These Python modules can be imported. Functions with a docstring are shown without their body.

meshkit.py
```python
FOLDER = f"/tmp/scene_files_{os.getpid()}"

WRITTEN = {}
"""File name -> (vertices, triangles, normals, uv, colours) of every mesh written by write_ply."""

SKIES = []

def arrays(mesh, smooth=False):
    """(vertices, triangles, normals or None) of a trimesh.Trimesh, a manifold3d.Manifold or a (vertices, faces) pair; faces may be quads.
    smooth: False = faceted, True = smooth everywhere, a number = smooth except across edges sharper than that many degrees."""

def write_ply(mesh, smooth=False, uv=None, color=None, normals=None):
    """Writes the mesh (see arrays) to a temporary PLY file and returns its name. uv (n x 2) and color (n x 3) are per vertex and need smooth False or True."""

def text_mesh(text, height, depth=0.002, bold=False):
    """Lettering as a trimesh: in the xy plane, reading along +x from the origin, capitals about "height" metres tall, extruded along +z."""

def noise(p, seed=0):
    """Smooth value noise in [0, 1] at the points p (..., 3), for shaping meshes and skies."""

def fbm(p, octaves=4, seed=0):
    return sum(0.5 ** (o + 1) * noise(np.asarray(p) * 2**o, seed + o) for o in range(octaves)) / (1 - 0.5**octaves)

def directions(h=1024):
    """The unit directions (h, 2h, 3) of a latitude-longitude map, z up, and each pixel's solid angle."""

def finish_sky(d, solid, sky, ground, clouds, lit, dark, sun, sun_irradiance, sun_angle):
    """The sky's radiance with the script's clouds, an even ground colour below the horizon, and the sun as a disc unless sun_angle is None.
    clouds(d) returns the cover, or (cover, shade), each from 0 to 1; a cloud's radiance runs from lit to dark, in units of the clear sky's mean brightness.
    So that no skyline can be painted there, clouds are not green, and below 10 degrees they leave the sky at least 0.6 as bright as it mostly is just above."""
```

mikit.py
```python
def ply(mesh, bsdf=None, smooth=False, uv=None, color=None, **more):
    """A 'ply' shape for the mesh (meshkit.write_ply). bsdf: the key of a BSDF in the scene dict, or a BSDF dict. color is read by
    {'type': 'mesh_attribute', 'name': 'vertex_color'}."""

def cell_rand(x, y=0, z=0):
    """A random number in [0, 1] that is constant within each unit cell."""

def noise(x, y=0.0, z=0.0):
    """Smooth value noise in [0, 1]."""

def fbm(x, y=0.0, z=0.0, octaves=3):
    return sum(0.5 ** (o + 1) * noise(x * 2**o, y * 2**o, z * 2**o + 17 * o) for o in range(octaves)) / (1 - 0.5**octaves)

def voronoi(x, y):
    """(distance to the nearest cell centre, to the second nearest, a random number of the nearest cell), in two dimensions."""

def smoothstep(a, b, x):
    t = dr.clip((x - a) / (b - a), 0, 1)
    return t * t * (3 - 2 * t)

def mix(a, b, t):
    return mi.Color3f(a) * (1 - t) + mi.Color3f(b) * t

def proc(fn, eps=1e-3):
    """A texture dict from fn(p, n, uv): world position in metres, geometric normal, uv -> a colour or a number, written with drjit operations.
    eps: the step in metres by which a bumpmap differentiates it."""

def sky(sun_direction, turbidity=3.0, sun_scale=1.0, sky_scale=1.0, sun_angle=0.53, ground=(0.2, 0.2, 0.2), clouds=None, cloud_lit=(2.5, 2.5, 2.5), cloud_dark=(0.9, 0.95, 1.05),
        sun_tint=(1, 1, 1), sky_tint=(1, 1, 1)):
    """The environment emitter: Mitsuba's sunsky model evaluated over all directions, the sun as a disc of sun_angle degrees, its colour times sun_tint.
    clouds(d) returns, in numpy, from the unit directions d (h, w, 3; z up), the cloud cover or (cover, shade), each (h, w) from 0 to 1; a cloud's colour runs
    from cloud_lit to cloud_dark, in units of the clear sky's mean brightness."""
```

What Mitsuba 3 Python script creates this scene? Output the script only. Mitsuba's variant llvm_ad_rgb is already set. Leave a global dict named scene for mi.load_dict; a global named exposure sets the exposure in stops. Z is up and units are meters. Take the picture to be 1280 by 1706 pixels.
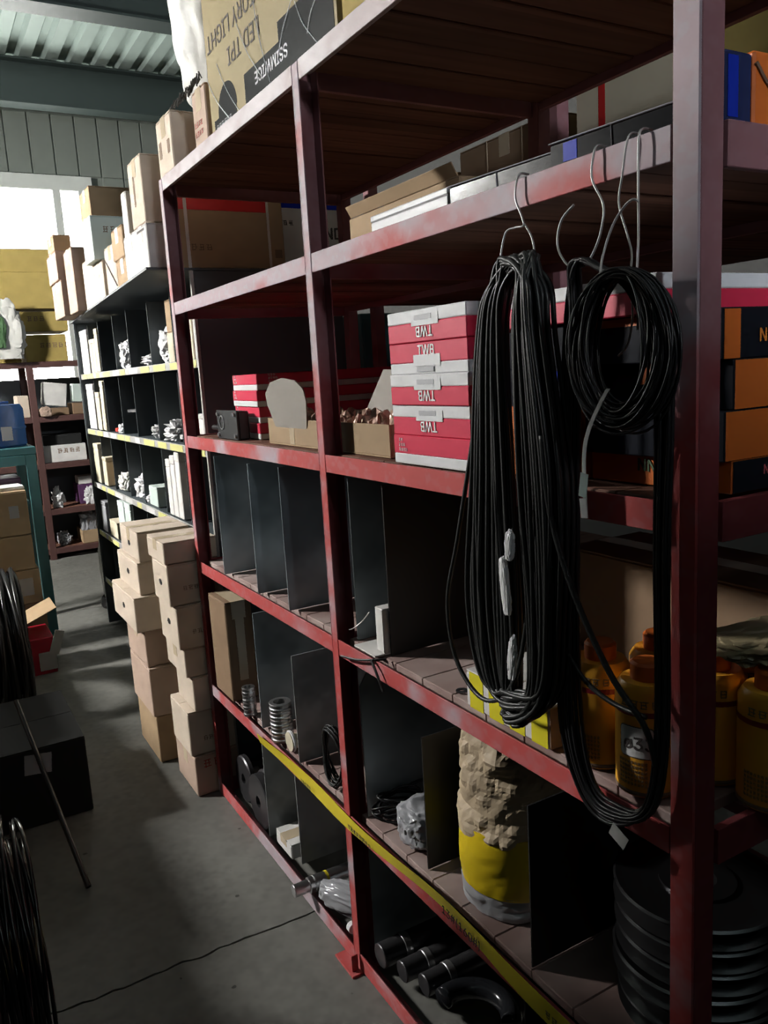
import math, random
import numpy as np
import trimesh, shapely
import shapely.geometry as sg
import drjit as dr
import mitsuba as mi
import mikit, meshkit
from mikit import noise, fbm, mix, smoothstep, proc

T = mi.ScalarTransform4f
scene, labels = {}, {}
rng = random.Random(7)

# ------------------------------------------------------------------ camera, light, exposure
CAM = np.array([-0.7922, -0.6828, 1.5])
YAW, PITCH, ROLL, FOC = 0.5156, -0.1731, 0.0587, 1352.1
_f = np.array([math.sin(YAW) * math.cos(PITCH), math.cos(YAW) * math.cos(PITCH), math.sin(PITCH)])
_r = np.array([math.cos(YAW), -math.sin(YAW), 0.0])
_d = np.cross(_f, _r)
_up = -(-math.sin(ROLL) * _r + math.cos(ROLL) * _d)
scene['camera'] = {'type': 'perspective', 'fov_axis': 'x', 'fov': math.degrees(2 * math.atan(640 / FOC)), 'near_clip': 0.02, 'far_clip': 60.0,
                   'to_world': T().look_at(origin=CAM.tolist(), target=(CAM + _f).tolist(), up=_up.tolist())}
exposure = 0.0
KEY = 860.0         # daylight in the high window of the left wall
FAR = 13.0          # daylight in the window of the far wall
BACK = 150.0        # daylight in the small window behind the camera
BACK_TINT = (0.92, 0.97, 1.06)
KEY_TINT = (1.0, 0.97, 0.93)
FAR_TINT = (1.0, 1.0, 0.94)

# ------------------------------------------------------------------ helpers
def numbered(name):
    if name not in labels and name not in scene:
        return name
    k = 1
    while f'{name}_{k:03d}' in labels or f'{name}_{k:03d}' in scene:
        k += 1
    return f'{name}_{k:03d}'

def put(key, mesh, bsdf, smooth=False):
    scene[key] = mikit.ply(mesh, bsdf, smooth=smooth)
    return key

def thing(name, label, cat, group=None):
    key = numbered(name)
    labels[key] = {'label': label, 'category': cat}
    if group:
        labels[key]['group'] = group
    return key

def whole(name, mesh, bsdf, label, cat, group=None, smooth=False):
    key = numbered(name)
    labels[key] = {'label': label, 'category': cat}
    if group:
        labels[key]['group'] = group
    return put(key, mesh, bsdf, smooth)

def part(parent, name, mesh, bsdf, smooth=False, label=None, kind=None):
    key = numbered(f'{parent}__{name}')
    put(key, mesh, bsdf, smooth)
    if label or kind:
        labels[key] = {}
        if label: labels[key]['label'] = label
        if kind: labels[key]['kind'] = kind
    return key

def struct(name, mesh, bsdf, smooth=False, label=None):
    put(name, mesh, bsdf, smooth)
    labels[name] = {'kind': 'structure'}
    if label: labels[name]['label'] = label
    return name

_S = np.array([[a, b, c] for a in (-1, 1) for b in (-1, 1) for c in (-1, 1)], float)
_H = []
for s in _S:
    for k in range(3):
        _H.append((s, k))
def _corner(h, c):
    return np.array([s * (h - np.where(np.arange(3) == k, 0, c)) for s, k in _H])
_hull = trimesh.convex.convex_hull(_corner(np.array([1.0, 1, 1]), 0.3))
_order = [int(np.argmin(np.linalg.norm(_corner(np.ones(3), 0.3) - v, axis=1))) for v in _hull.vertices]
_HF = np.array(_order)[_hull.faces]

def box(x0, x1, y0, y1, z0, z1, c=0.002):
    lo, hi = np.minimum([x0, y0, z0], [x1, y1, z1]), np.maximum([x0, y0, z0], [x1, y1, z1])
    h = (hi - lo) / 2
    c = min(c, 0.4 * h.min())
    return trimesh.Trimesh(_corner(h, c) + (lo + hi) / 2, _HF, process=False)

def cat(*ms):
    ms = [m for m in ms if m is not None]
    return trimesh.util.concatenate(ms) if len(ms) > 1 else ms[0]

def rotz(m, deg, c):
    if deg:
        m = m.copy()
        m.apply_transform(trimesh.transformations.rotation_matrix(math.radians(deg), [0, 0, 1], [c[0], c[1], 0]))
    return m

def rota(m, deg, axis, c):
    m = m.copy()
    m.apply_transform(trimesh.transformations.rotation_matrix(math.radians(deg), axis, c))
    return m

def spline(P, n=8, closed=False):
    P = np.asarray(P, float)
    m = len(P)
    out = []
    for i in range(m if closed else m - 1):
        if closed:
            a, b, c, d = P[(i - 1) % m], P[i], P[(i + 1) % m], P[(i + 2) % m]
        else:
            a, b, c, d = P[max(i - 1, 0)], P[i], P[i + 1], P[min(i + 2, m - 1)]
        t = np.linspace(0, 1, n, endpoint=False)[:, None]
        out.append(0.5 * (2 * b + (c - a) * t + (2 * a - 5 * b + 4 * c - d) * t ** 2 + (3 * b - a - 3 * c + d) * t ** 3))
    out = np.vstack(out)
    return out if closed else np.vstack([out, P[-1:]])

def tube(P, r, sides=6, closed=False):
    P = np.asarray(P, float)
    n = len(P)
    t = (np.roll(P, -1, 0) - np.roll(P, 1, 0)) if closed else np.gradient(P, axis=0)
    t /= np.linalg.norm(t, axis=1, keepdims=True) + 1e-12
    u = np.cross(t[0], [1.0, 0.1, 0.05]); u /= np.linalg.norm(u)
    U = []
    for k in range(n):
        u = u - t[k] * (u @ t[k]); u = u / (np.linalg.norm(u) + 1e-12); U.append(u)
    U = np.array(U)
    V = np.cross(t, U)
    a = np.arange(sides) * 2 * np.pi / sides
    rr = np.broadcast_to(r, (n,))[:, None, None]
    v = P[:, None] + rr * (np.cos(a)[None, :, None] * U[:, None] + np.sin(a)[None, :, None] * V[:, None])
    f = []
    for i in range(n if closed else n - 1):
        j = (i + 1) % n
        for k in range(sides):
            l = (k + 1) % sides
            f += [[i * sides + k, i * sides + l, j * sides + l], [i * sides + k, j * sides + l, j * sides + k]]
    v = v.reshape(-1, 3)
    if not closed:
        v = np.vstack([v, P[:1], P[-1:]])
        for k in range(sides):
            l = (k + 1) % sides
            f += [[n * sides, l, k], [n * sides + 1, (n - 1) * sides + k, (n - 1) * sides + l]]
    return trimesh.Trimesh(v, np.array(f), process=False)

def lathe(profile, at, axis='z', n=40):
    """profile: (radius, height) pairs, closed at the axis by the caller or open."""
    p = np.asarray(profile, float)
    a = np.arange(n) * 2 * np.pi / n
    v = np.stack([np.outer(p[:, 0], np.cos(a)), np.outer(p[:, 0], np.sin(a)), np.repeat(p[:, 1:2], n, 1)], -1).reshape(-1, 3)
    f = []
    for i in range(len(p) - 1):
        for k in range(n):
            l = (k + 1) % n
            f += [[i * n + k, i * n + l, (i + 1) * n + l], [i * n + k, (i + 1) * n + l, (i + 1) * n + k]]
    if axis == 'x':
        v = v[:, [2, 0, 1]]
    elif axis == 'y':
        v = v[:, [1, 2, 0]]
    return trimesh.Trimesh(v + np.asarray(at, float), np.array(f), process=False)

def crumple(c, size, seed, amp=0.35, sub=4, freq=3.0, floor=True):
    """A creased bag: a ball pushed in and out in sharp folds, flat where it stands; c is the middle of its base."""
    m = trimesh.creation.icosphere(subdivisions=sub)
    v = np.array(m.vertices)
    nrm = v.copy()
    w = v + 0.5 * np.stack([meshkit.fbm(v * 2.0 + 9 * k, 2, seed + k) for k in range(3)], -1)
    ridge = np.abs(2 * meshkit.noise(w * freq, seed) - 1) + 0.5 * np.abs(2 * meshkit.noise(w * freq * 2.1, seed + 5) - 1)
    low = meshkit.noise(v * 1.3 + 4, seed + 9)
    v = nrm * (1 + amp * (ridge - 0.7) + 0.5 * amp * (low - 0.5))[:, None]
    v = np.sign(v) * np.abs(v) ** 0.8
    if floor:
        v[:, 2] = np.maximum(v[:, 2], -0.8)
    lo, hi = v.min(0), v.max(0)
    v = (v - lo) / (hi - lo) - [0.5, 0.5, 0.0]
    return trimesh.Trimesh(v * np.asarray(size) + np.asarray(c), m.faces, process=False)

def on_face(mesh, origin, xd, yd):
    xd, yd = np.asarray(xd, float), np.asarray(yd, float)
    M = np.eye(4); M[:3, 0], M[:3, 1], M[:3, 2], M[:3, 3] = xd, yd, np.cross(xd, yd), origin
    m = mesh.copy(); m.apply_transform(M)
    return m

FX = ([0, -1, 0], [0, 0, 1])      # a face that looks down the aisle side (-x): text runs from +y to -y
FY = ([1, 0, 0], [0, 0, 1])       # a face that looks back along the rack (-y)
def text_on(s, h, origin, face, flip=False, bold=True):
    m = meshkit.text_mesh(s, h, 0.0006, bold)
    if flip:
        w = m.bounds
        m.apply_translation([-(w[0][0] + w[1][0]) / 2, -(w[0][1] + w[1][1]) / 2, 0])
        m.apply_transform(np.diag([-1, -1, 1, 1.0]))
        m.apply_translation([(w[1][0] - w[0][0]) / 2, (w[1][1] - w[0][1]) / 2, 0])
    return on_face(m, origin, *face)

def strokes(n, h, seed, origin, face, pitch=1.12, thick=0.1):
    """A row of n written signs too small to read in the photograph, as little strokes."""
    r = random.Random(seed)
    ms = []
    for i in range(n):
        x = i * h * pitch
        for k in range(3):
            yy = h * (0.08 + 0.36 * k + 0.06 * r.random())
            a = r.uniform(0, 0.25) * h
            ms.append(trimesh.creation.box(bounds=[[x + a, yy, 0], [x + h * r.uniform(0.65, 0.95), yy + h * thick, 0.0006]]))
        for k in range(2):
            xx = x + h * (0.15 + 0.45 * k + 0.15 * r.random())
            ms.append(trimesh.creation.box(bounds=[[xx, h * r.uniform(0, 0.3), 0], [xx + h * thick, h * r.uniform(0.75, 1.0), 0.0006]]))
    return on_face(cat(*ms), origin, *face)

def slab(origin, face, w, h, t=0.0006):
    return on_face(trimesh.creation.box(bounds=[[0, 0, 0], [w, h, t]]), origin, *face)

# ------------------------------------------------------------------ materials
ALB = 0.68            # dims every base colour to weaken bounced light and deepen shade
def P_(key, col, rough=0.6, metal=0.0, spec=0.5, **k):
    if callable(col):
        fn0 = col
        col = proc(lambda p, n, uv: fn0(p, n, uv) * ALB)
    elif metal < .6:
        col = [c * ALB for c in col]
    scene[key] = {'type': 'twosided', 'bsdf': {'type': 'principled', 'base_color': col if isinstance(col, dict) else {'type': 'rgb', 'value': list(col)},
                                               'roughness': rough, 'metallic': metal, 'specular': spec, **k}}
    return key

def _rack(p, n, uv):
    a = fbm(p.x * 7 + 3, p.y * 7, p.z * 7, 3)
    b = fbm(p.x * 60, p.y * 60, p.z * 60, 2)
    d = (smoothstep(0.35, 0.68, a - 0.2 + 0.48 * smoothstep(1.2, 1.85, p.z) + 0.30 * (1 - smoothstep(0.04, 0.10, p.z))) * 0.90 + smoothstep(0.45, 0.75, b) * 0.14) * dr.select(p.x < 0.002, 1.0, 0.3)  # dust, plus painted light: paler toward the brighter upper levels
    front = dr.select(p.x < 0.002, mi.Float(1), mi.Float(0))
    base = mix((0.24, 0.045, 0.05), (0.52, 0.085, 0.08), front)  # inner faces painted darker where the rear window over-lit them
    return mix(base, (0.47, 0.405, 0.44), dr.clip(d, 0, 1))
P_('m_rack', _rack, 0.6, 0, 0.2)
def _plank(p, n, uv):
    k = mikit.cell_rand(dr.floor(p.y / 0.101 + 0.396), dr.floor(p.z * 2.3))
    g = fbm(p.x * 3 + 40 * k, p.y * 70, p.z * 30, 3)
    c = mix((0.115, 0.05, 0.036), (0.21, 0.105, 0.07), g)
    return c * (0.75 + 0.5 * k)
def _rack_lit(p, n, uv):  # strong light on the top beam painted in as a paler colour
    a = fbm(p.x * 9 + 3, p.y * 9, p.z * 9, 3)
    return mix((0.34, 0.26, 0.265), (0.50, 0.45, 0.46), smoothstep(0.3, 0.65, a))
P_('m_rack_lit', _rack_lit, 0.5, 0, 0.4)
P_('m_plank', _plank, 0.75, 0, 0.2)
def _dusty(p, n, uv):
    g = fbm(p.x * 5, p.y * 9, p.z * 9, 3)
    return mix((0.30, 0.20, 0.18), (0.46, 0.37, 0.34), smoothstep(0.3, 0.7, g))
P_('m_dusty_plank', _dusty, 0.85, 0, 0.2)
def _floor(p, n, uv):
    a = fbm(p.x * 1.5 + 7, p.y * 1.5, 0, 4)
    b = fbm(p.x * 45, p.y * 45, 0, 2)
    c = mix((0.15, 0.15, 0.135), (0.24, 0.24, 0.215), smoothstep(0.3, 0.72, a)) * (0.85 + 0.3 * b)
    spot = smoothstep(0.90, 0.93, noise(p.x * 38 + 3, p.y * 38 + 1, 5.5))
    return c * (1 - 0.7 * spot)
P_('m_floor', _floor, 0.62, 0, 0.4)
P_('m_floor_joint', (0.03, 0.03, 0.028), 0.9)
def kraft(key, c, rough=0.8):
    c = np.array(c)
    def fn(p, n, uv):
        g = fbm(p.x * 14, p.y * 14, p.z * 14, 3)
        return mix((c * 0.86).tolist(), (c * 1.1).tolist(), g)
    return P_(key, fn, rough, 0, 0.25)
kraft('m_kraft', (0.40, 0.285, 0.17))
kraft('m_kraft_pale', (0.66, 0.56, 0.45))
kraft('m_kraft_dark', (0.25, 0.165, 0.10))
kraft('m_kraft_yellow', (0.42, 0.32, 0.10))
kraft('m_kraft_rose', (0.50, 0.37, 0.29))
kraft('m_white_card', (0.74, 0.73, 0.70))
P_('m_cut_edge', (0.45, 0.36, 0.25), 0.85)
P_('m_cream', (0.63, 0.57, 0.42), 0.7)
P_('m_pale_green', (0.58, 0.68, 0.63), 0.55)
P_('m_clear_tape', (0.52, 0.43, 0.30), 0.22, 0, 0.6)
P_('m_print', (0.06, 0.05, 0.045), 0.8)
P_('m_print_brown', (0.20, 0.13, 0.08), 0.8)
P_('m_print_red', (0.38, 0.06, 0.04), 0.7)
P_('m_red_tape', (0.62, 0.03, 0.03), 0.35)
P_('m_black', (0.012, 0.012, 0.012), 0.5)
P_('m_hole', (0.008, 0.007, 0.006), 0.9)
P_('m_black_gloss', (0.012, 0.013, 0.015), 0.12, 0, 0.7)
P_('m_wheel', (0.10, 0.10, 0.105), 0.2, 0.95, 0.7)
P_('m_cable', (0.022, 0.024, 0.023), 0.40, 0, 0.4)
P_('m_cable_dark', (0.016, 0.016, 0.017), 0.34, 0, 0.5)
P_('m_wire', (0.42, 0.41, 0.40), 0.38, 0.85)
P_('m_box_red', (0.70, 0.035, 0.085), 0.42, 0, 0.3)
P_('m_box_white', (0.80, 0.81, 0.82), 0.42, 0, 0.3)
P_('m_box_orange', (0.72, 0.17, 0.03), 0.42, 0, 0.3)
P_('m_box_black', (0.014, 0.016, 0.022), 0.3, 0, 0.08)
P_('m_box_blue', (0.015, 0.04, 0.46), 0.3, 0, 0.06)
P_('m_navy', (0.02, 0.03, 0.10), 0.2, 0, 0.6)
P_('m_ink_white', (0.85, 0.85, 0.85), 0.5)
P_('m_ink_orange', (0.85, 0.28, 0.05), 0.4)
P_('m_ink_green', (0.03, 0.09, 0.02), 0.5)
P_('m_ink_pink', (0.75, 0.15, 0.17), 0.5)
P_('m_grey_label', (0.42, 0.43, 0.45), 0.5)
def _plate(p, n, uv):
    a = fbm(p.x * 6 + p.y * 3, p.y * 2, p.z * 6, 4)
    b = noise(p.x * 2.5 + 5, p.y * 4, p.z * 3.5)
    return mix((0.17, 0.21, 0.23), (0.54, 0.61, 0.64), smoothstep(0.32, 0.75, 0.6 * a + 0.4 * b))
P_('m_plate', _plate, 0.42, 0.35, 0.5)
def _plate_pale(p, n, uv):
    a = fbm(p.x * 9, p.y * 2, p.z * 9, 4)
    return mix((0.19, 0.21, 0.215), (0.42, 0.44, 0.44), smoothstep(0.3, 0.72, a))
P_('m_plate_pale', _plate_pale, 0.42, 0.3, 0.5)
P_('m_plate_black', (0.022, 0.023, 0.023), 0.45, 0.1, 0.4)
P_('m_shelf_steel', (0.075, 0.092, 0.10), 0.45, 0.1, 0.4)
P_('m_shelf_lip', (0.40, 0.40, 0.38), 0.5, 0.1)
P_('m_label_yellow', (0.62, 0.60, 0.22), 0.6)
P_('m_label_grey', (0.60, 0.60, 0.58), 0.6)
P_('m_chrome', (0.70, 0.70, 0.71), 0.3, 1.0)
P_('m_steel', (0.42, 0.42, 0.42), 0.34, 0.9)
P_('m_dark_steel', (0.10, 0.10, 0.105), 0.3, 0.8)
P_('m_tape_yellow', (0.66, 0.53, 0.03), 0.45, 0, 0.5)
P_('m_yellow', (0.74, 0.55, 0.02), 0.32, 0, 0.5)
P_('m_yellow_stripe', (0.74, 0.66, 0.03), 0.4)
P_('m_kraft_paper', (0.47, 0.37, 0.24), 0.65)
P_('m_white_plastic', (0.82, 0.83, 0.83), 0.22, 0, 0.7)
P_('m_grey_plastic', (0.36, 0.37, 0.39), 0.12, 0, 0.8)
P_('m_sack', (0.70, 0.70, 0.65), 0.6)
P_('m_sack_dark', (0.09, 0.085, 0.075), 0.8)
P_('m_wrap_dark', (0.035, 0.037, 0.037), 0.16, 0, 0.8)
P_('m_wrap_kraft', (0.40, 0.335, 0.20), 0.2, 0, 0.7)
P_('m_can', (0.98, 0.47, 0.05), 0.35, 0, 0.3)
P_('m_can_red', (0.30, 0.02, 0.03), 0.4)
P_('m_sticker', (0.83, 0.84, 0.82), 0.5)
P_('m_rubber', (0.015, 0.015, 0.015), 0.3, 0, 0.5)
P_('m_blue', (0.02, 0.09, 0.30), 0.35)
P_('m_teal', (0.04, 0.14, 0.155), 0.45)
P_('m_teal_dark', (0.015, 0.07, 0.085), 0.45)
P_('m_green', (0.10, 0.20, 0.09), 0.4)
P_('m_red_bag', (0.42, 0.01, 0.03), 0.35)
P_('m_copper', (0.52, 0.33, 0.25), 0.3, 0.3)
P_('m_grey_board', (0.30, 0.275, 0.24), 0.8)
P_('m_roof', (0.46, 0.56, 0.52), 0.45, 0.1)
P_('m_roof_beam', (0.045, 0.065, 0.062), 0.5)
P_('m_wall', (0.22, 0.25, 0.22), 0.6)
P_('m_wall_plain', (0.04, 0.04, 0.038), 0.8)
P_('m_frame', (0.72, 0.76, 0.72), 0.45)
P_('m_purple', (0.10, 0.04, 0.11), 0.4)
P_('m_teal_tag', (0.52, 0.66, 0.62), 0.5)
P_('m_rust', (0.085, 0.035, 0.03), 0.6)
P_('m_locker', (0.022, 0.023, 0.023), 0.7, 0, 0.1)
P_('m_cap_red', (0.65, 0.04, 0.02), 0.4)

# ------------------------------------------------------------------ the setting
RX0, RX1, RY0, RY1, RZ = -3.5, 3.2, -4.0, 9.6, 4.95
struct('floor', box(RX0 - .2, RX1 + .2, RY0 - .2, RY1 + .2, -0.25, -0.045, 0.001), 'm_floor_joint')
def jag(y, seed):
    r = random.Random(seed)
    xs = np.arange(RX0, RX1 + .001, 0.025)
    w, out = 0.0, []
    for x in xs:
        w = 0.86 * w + r.uniform(-0.0065, 0.0065)
        out.append((x, y + w - 0.02 * (x + 0.2)))
    return out
joints = [jag(1.262, 3), jag(5.05, 4)]
gap = 0.0035
edges = [[(RX0, RY0), (RX1, RY0)]] + joints + [[(RX0, RY1), (RX1, RY1)]]
for i in range(3):
    low = [(x, y + (gap * (0.4 + 0.9 * abs(math.sin(37 * x))) if i else 0)) for x, y in edges[i]]
    high = [(x, y - (gap if i < 2 else 0)) for x, y in edges[i + 1]]
    poly = sg.Polygon(low + high[::-1])
    m = trimesh.creation.extrude_polygon(poly, 0.045, engine='earcut')
    m.apply_translation([0, 0, -0.045])
    part('floor', 'slab', m, 'm_floor')
struct('wall_back', box(RX0, RX1, RY1, RY1 + .15, 0, RZ, .001), 'm_wall')
for i in range(27):       # upright steel panels with a recessed joint between neighbours
    x = RX0 + 0.25 * i
    for z0, z1 in ((3.9, 4.55),) if -0.2 < x < 2.8 else ((0.0, 4.55),):
        part('wall_back', 'panel', box(x + .006, x + .244, RY1 - .03, RY1 - .001, z0 + .001, z1, .008), 'm_wall')
        if -0.2 < x < 2.8:
            if x > 1.3:
                part('wall_back', 'panel', box(x + .006, x + .244, RY1 - .03, RY1 - .001, 0.001, 3.899, .008), 'm_wall')
            else:
                part('wall_back', 'panel', box(x + .006, x + .244, RY1 - .03, RY1 - .001, 0.001, 1.5, .008), 'm_wall')
struct('wall_left', box(RX0 - .15, RX0, RY0, RY1, 0, RZ, .001), 'm_wall_plain')
struct('wall_right', box(RX1, RX1 + .15, RY0, RY1, 0, RZ, .001), 'm_wall_plain')
struct('wall_front', box(RX0, RX1, RY0 - .15, RY0, 0, RZ, .001), 'm_wall_plain')
# corrugated roof sheet, ribs along the hall
xs, zs = [], []
x = RX0 - .1
while x < RX1 + .1:
    for dx, dz in ((0, 0), (.12, 0), (.15, .055), (.22, .055), (.25, 0)):
        xs.append(x + dx); zs.append(RZ + dz - .06)
    x += .25
n = len(xs)
v = np.array([[a, RY0 - .1, b] for a, b in zip(xs, zs)] + [[a, RY1 + .1, b] for a, b in zip(xs, zs)] +
             [[a, RY0 - .1, b + .01] for a, b in zip(xs, zs)] + [[a, RY1 + .1, b + .01] for a, b in zip(xs, zs)])
f = []
for i in range(n - 1):
    f += [[i, i + 1, n + i + 1], [i, n + i + 1, n + i], [2 * n + i, 3 * n + i + 1, 2 * n + i + 1], [2 * n + i, 3 * n + i, 3 * n + i + 1]]
struct('ceiling', trimesh.Trimesh(v, f, process=False), 'm_roof', label='corrugated grey-green steel roof sheet')

def ibeam(y, z0, z1, w):
    return cat(box(RX0, RX1, y - w / 2, y + w / 2, z0, z0 + .02, .002), box(RX0, RX1, y - .012, y + .012, z0 + .021, z1 - .021, .001), box(RX0, RX1, y - w / 2, y + w / 2, z1 - .02, z1, .002))
struct('trim_1', ibeam(8.95, 4.42, 4.86, .22), 'm_roof_beam', label='dark green steel roof beam above the far wall')
struct('trim_2', ibeam(6.55, 4.42, 4.86, .24), 'm_roof_beam', label='dark green steel roof beam nearer than the one on the far wall')
struct('trim_3', ibeam(2.6, 4.42, 4.86, .24), 'm_roof_beam')

def window(key, panes, frame, tint, power, axis):
    struct(key, frame, 'm_frame')
    for pm in panes:
        k = part(key, 'pane', pm, 'm_frame')
        scene[k]['emitter'] = {'type': 'area', 'radiance': {'type': 'rgb', 'value': [power * t for t in tint]}}
yb = RY1 - .05
fr = [box(-1.6, 1.36, yb - .05, yb + .049, 3.72, 3.88), box(-1.6, 1.36, yb - .05, yb + .049, 1.5, 1.58)]
for a, b in ((-1.6, -1.48), (1.2, 1.36), (.92, 1.0), (-.3, -.22)):
    fr.append(box(a, b, yb - .05, yb + .049, 1.581, 3.719))
window('window_1', [box(a, b, yb, yb + .01, 1.581, 3.719, .001) for a, b in ((-1.479, -.301), (-.219, .919), (1.001, 1.199))], cat(*fr), FAR_TINT, FAR, 'y')
WY0, WY1, WZ0, WZ1 = 4.10, 4.60, 2.90, 3.40
fr = [box(RX0 + .001, RX0 + .07, WY0 - .08, WY1 + .08, WZ1, WZ1 + .08), box(RX0 + .001, RX0 + .07, WY0 - .08, WY1 + .08, WZ0 - .08, WZ0), box(RX0 + .001, RX0 + .07, WY0 - .08, WY0, WZ0 + .001, WZ1 - .001),
      box(RX0 + .001, RX0 + .07, WY1, WY1 + .08, WZ0 + .001, WZ1 - .001)]
window('window_2', [box(RX0 + .02, RX0 + .03, WY0 + .001, WY1 - .001, WZ0 + .001, WZ1 - .001, .001)], cat(*fr), KEY_TINT, KEY, 'x')

struct('added_trim_4', cat(box(RX0 + .001, RX0 + .95, WY0 - .5, WY1 + .5, WZ1 + .085, WZ1 + .10, .002), box(RX0 + .935, RX0 + .95, WY0 - .5, WY1 + .5, WZ1 - .0, WZ1 + .084, .002)), 'm_black', label='dark hood added to keep the left window light off the roof')  # added hood that blocks the left window from lighting the roof
BX0, BX1, BZ0, BZ1 = -.95, -.45, 2.70, 3.30
fr = [box(BX0 - .06, BX1 + .06, RY0 + .001, RY0 + .06, BZ1, BZ1 + .06), box(BX0 - .06, BX1 + .06, RY0 + .001, RY0 + .06, BZ0 - .06, BZ0), box(BX0 - .06, BX0, RY0 + .001, RY0 + .06, BZ0 + .001, BZ1 - .001), box(BX1, BX1 + .06, RY0 + .001, RY0 + .06, BZ0 + .001, BZ1 - .001)]
window('window_3', [box(BX0 + .001, BX1 - .001, RY0 + .02, RY0 + .03, BZ0 + .001, BZ1 - .001, .001)], cat(*fr), BACK_TINT, BACK, 'y')
# ------------------------------------------------------------------ the red-brown storage rack
LV = [2.147, 1.757, 1.319, 0.882, 0.43, 0.05]
rack = thing('storage_rack', 'red-brown steel storage rack with dusty beams and wooden plank shelves, the tall near one', 'rack')
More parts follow.
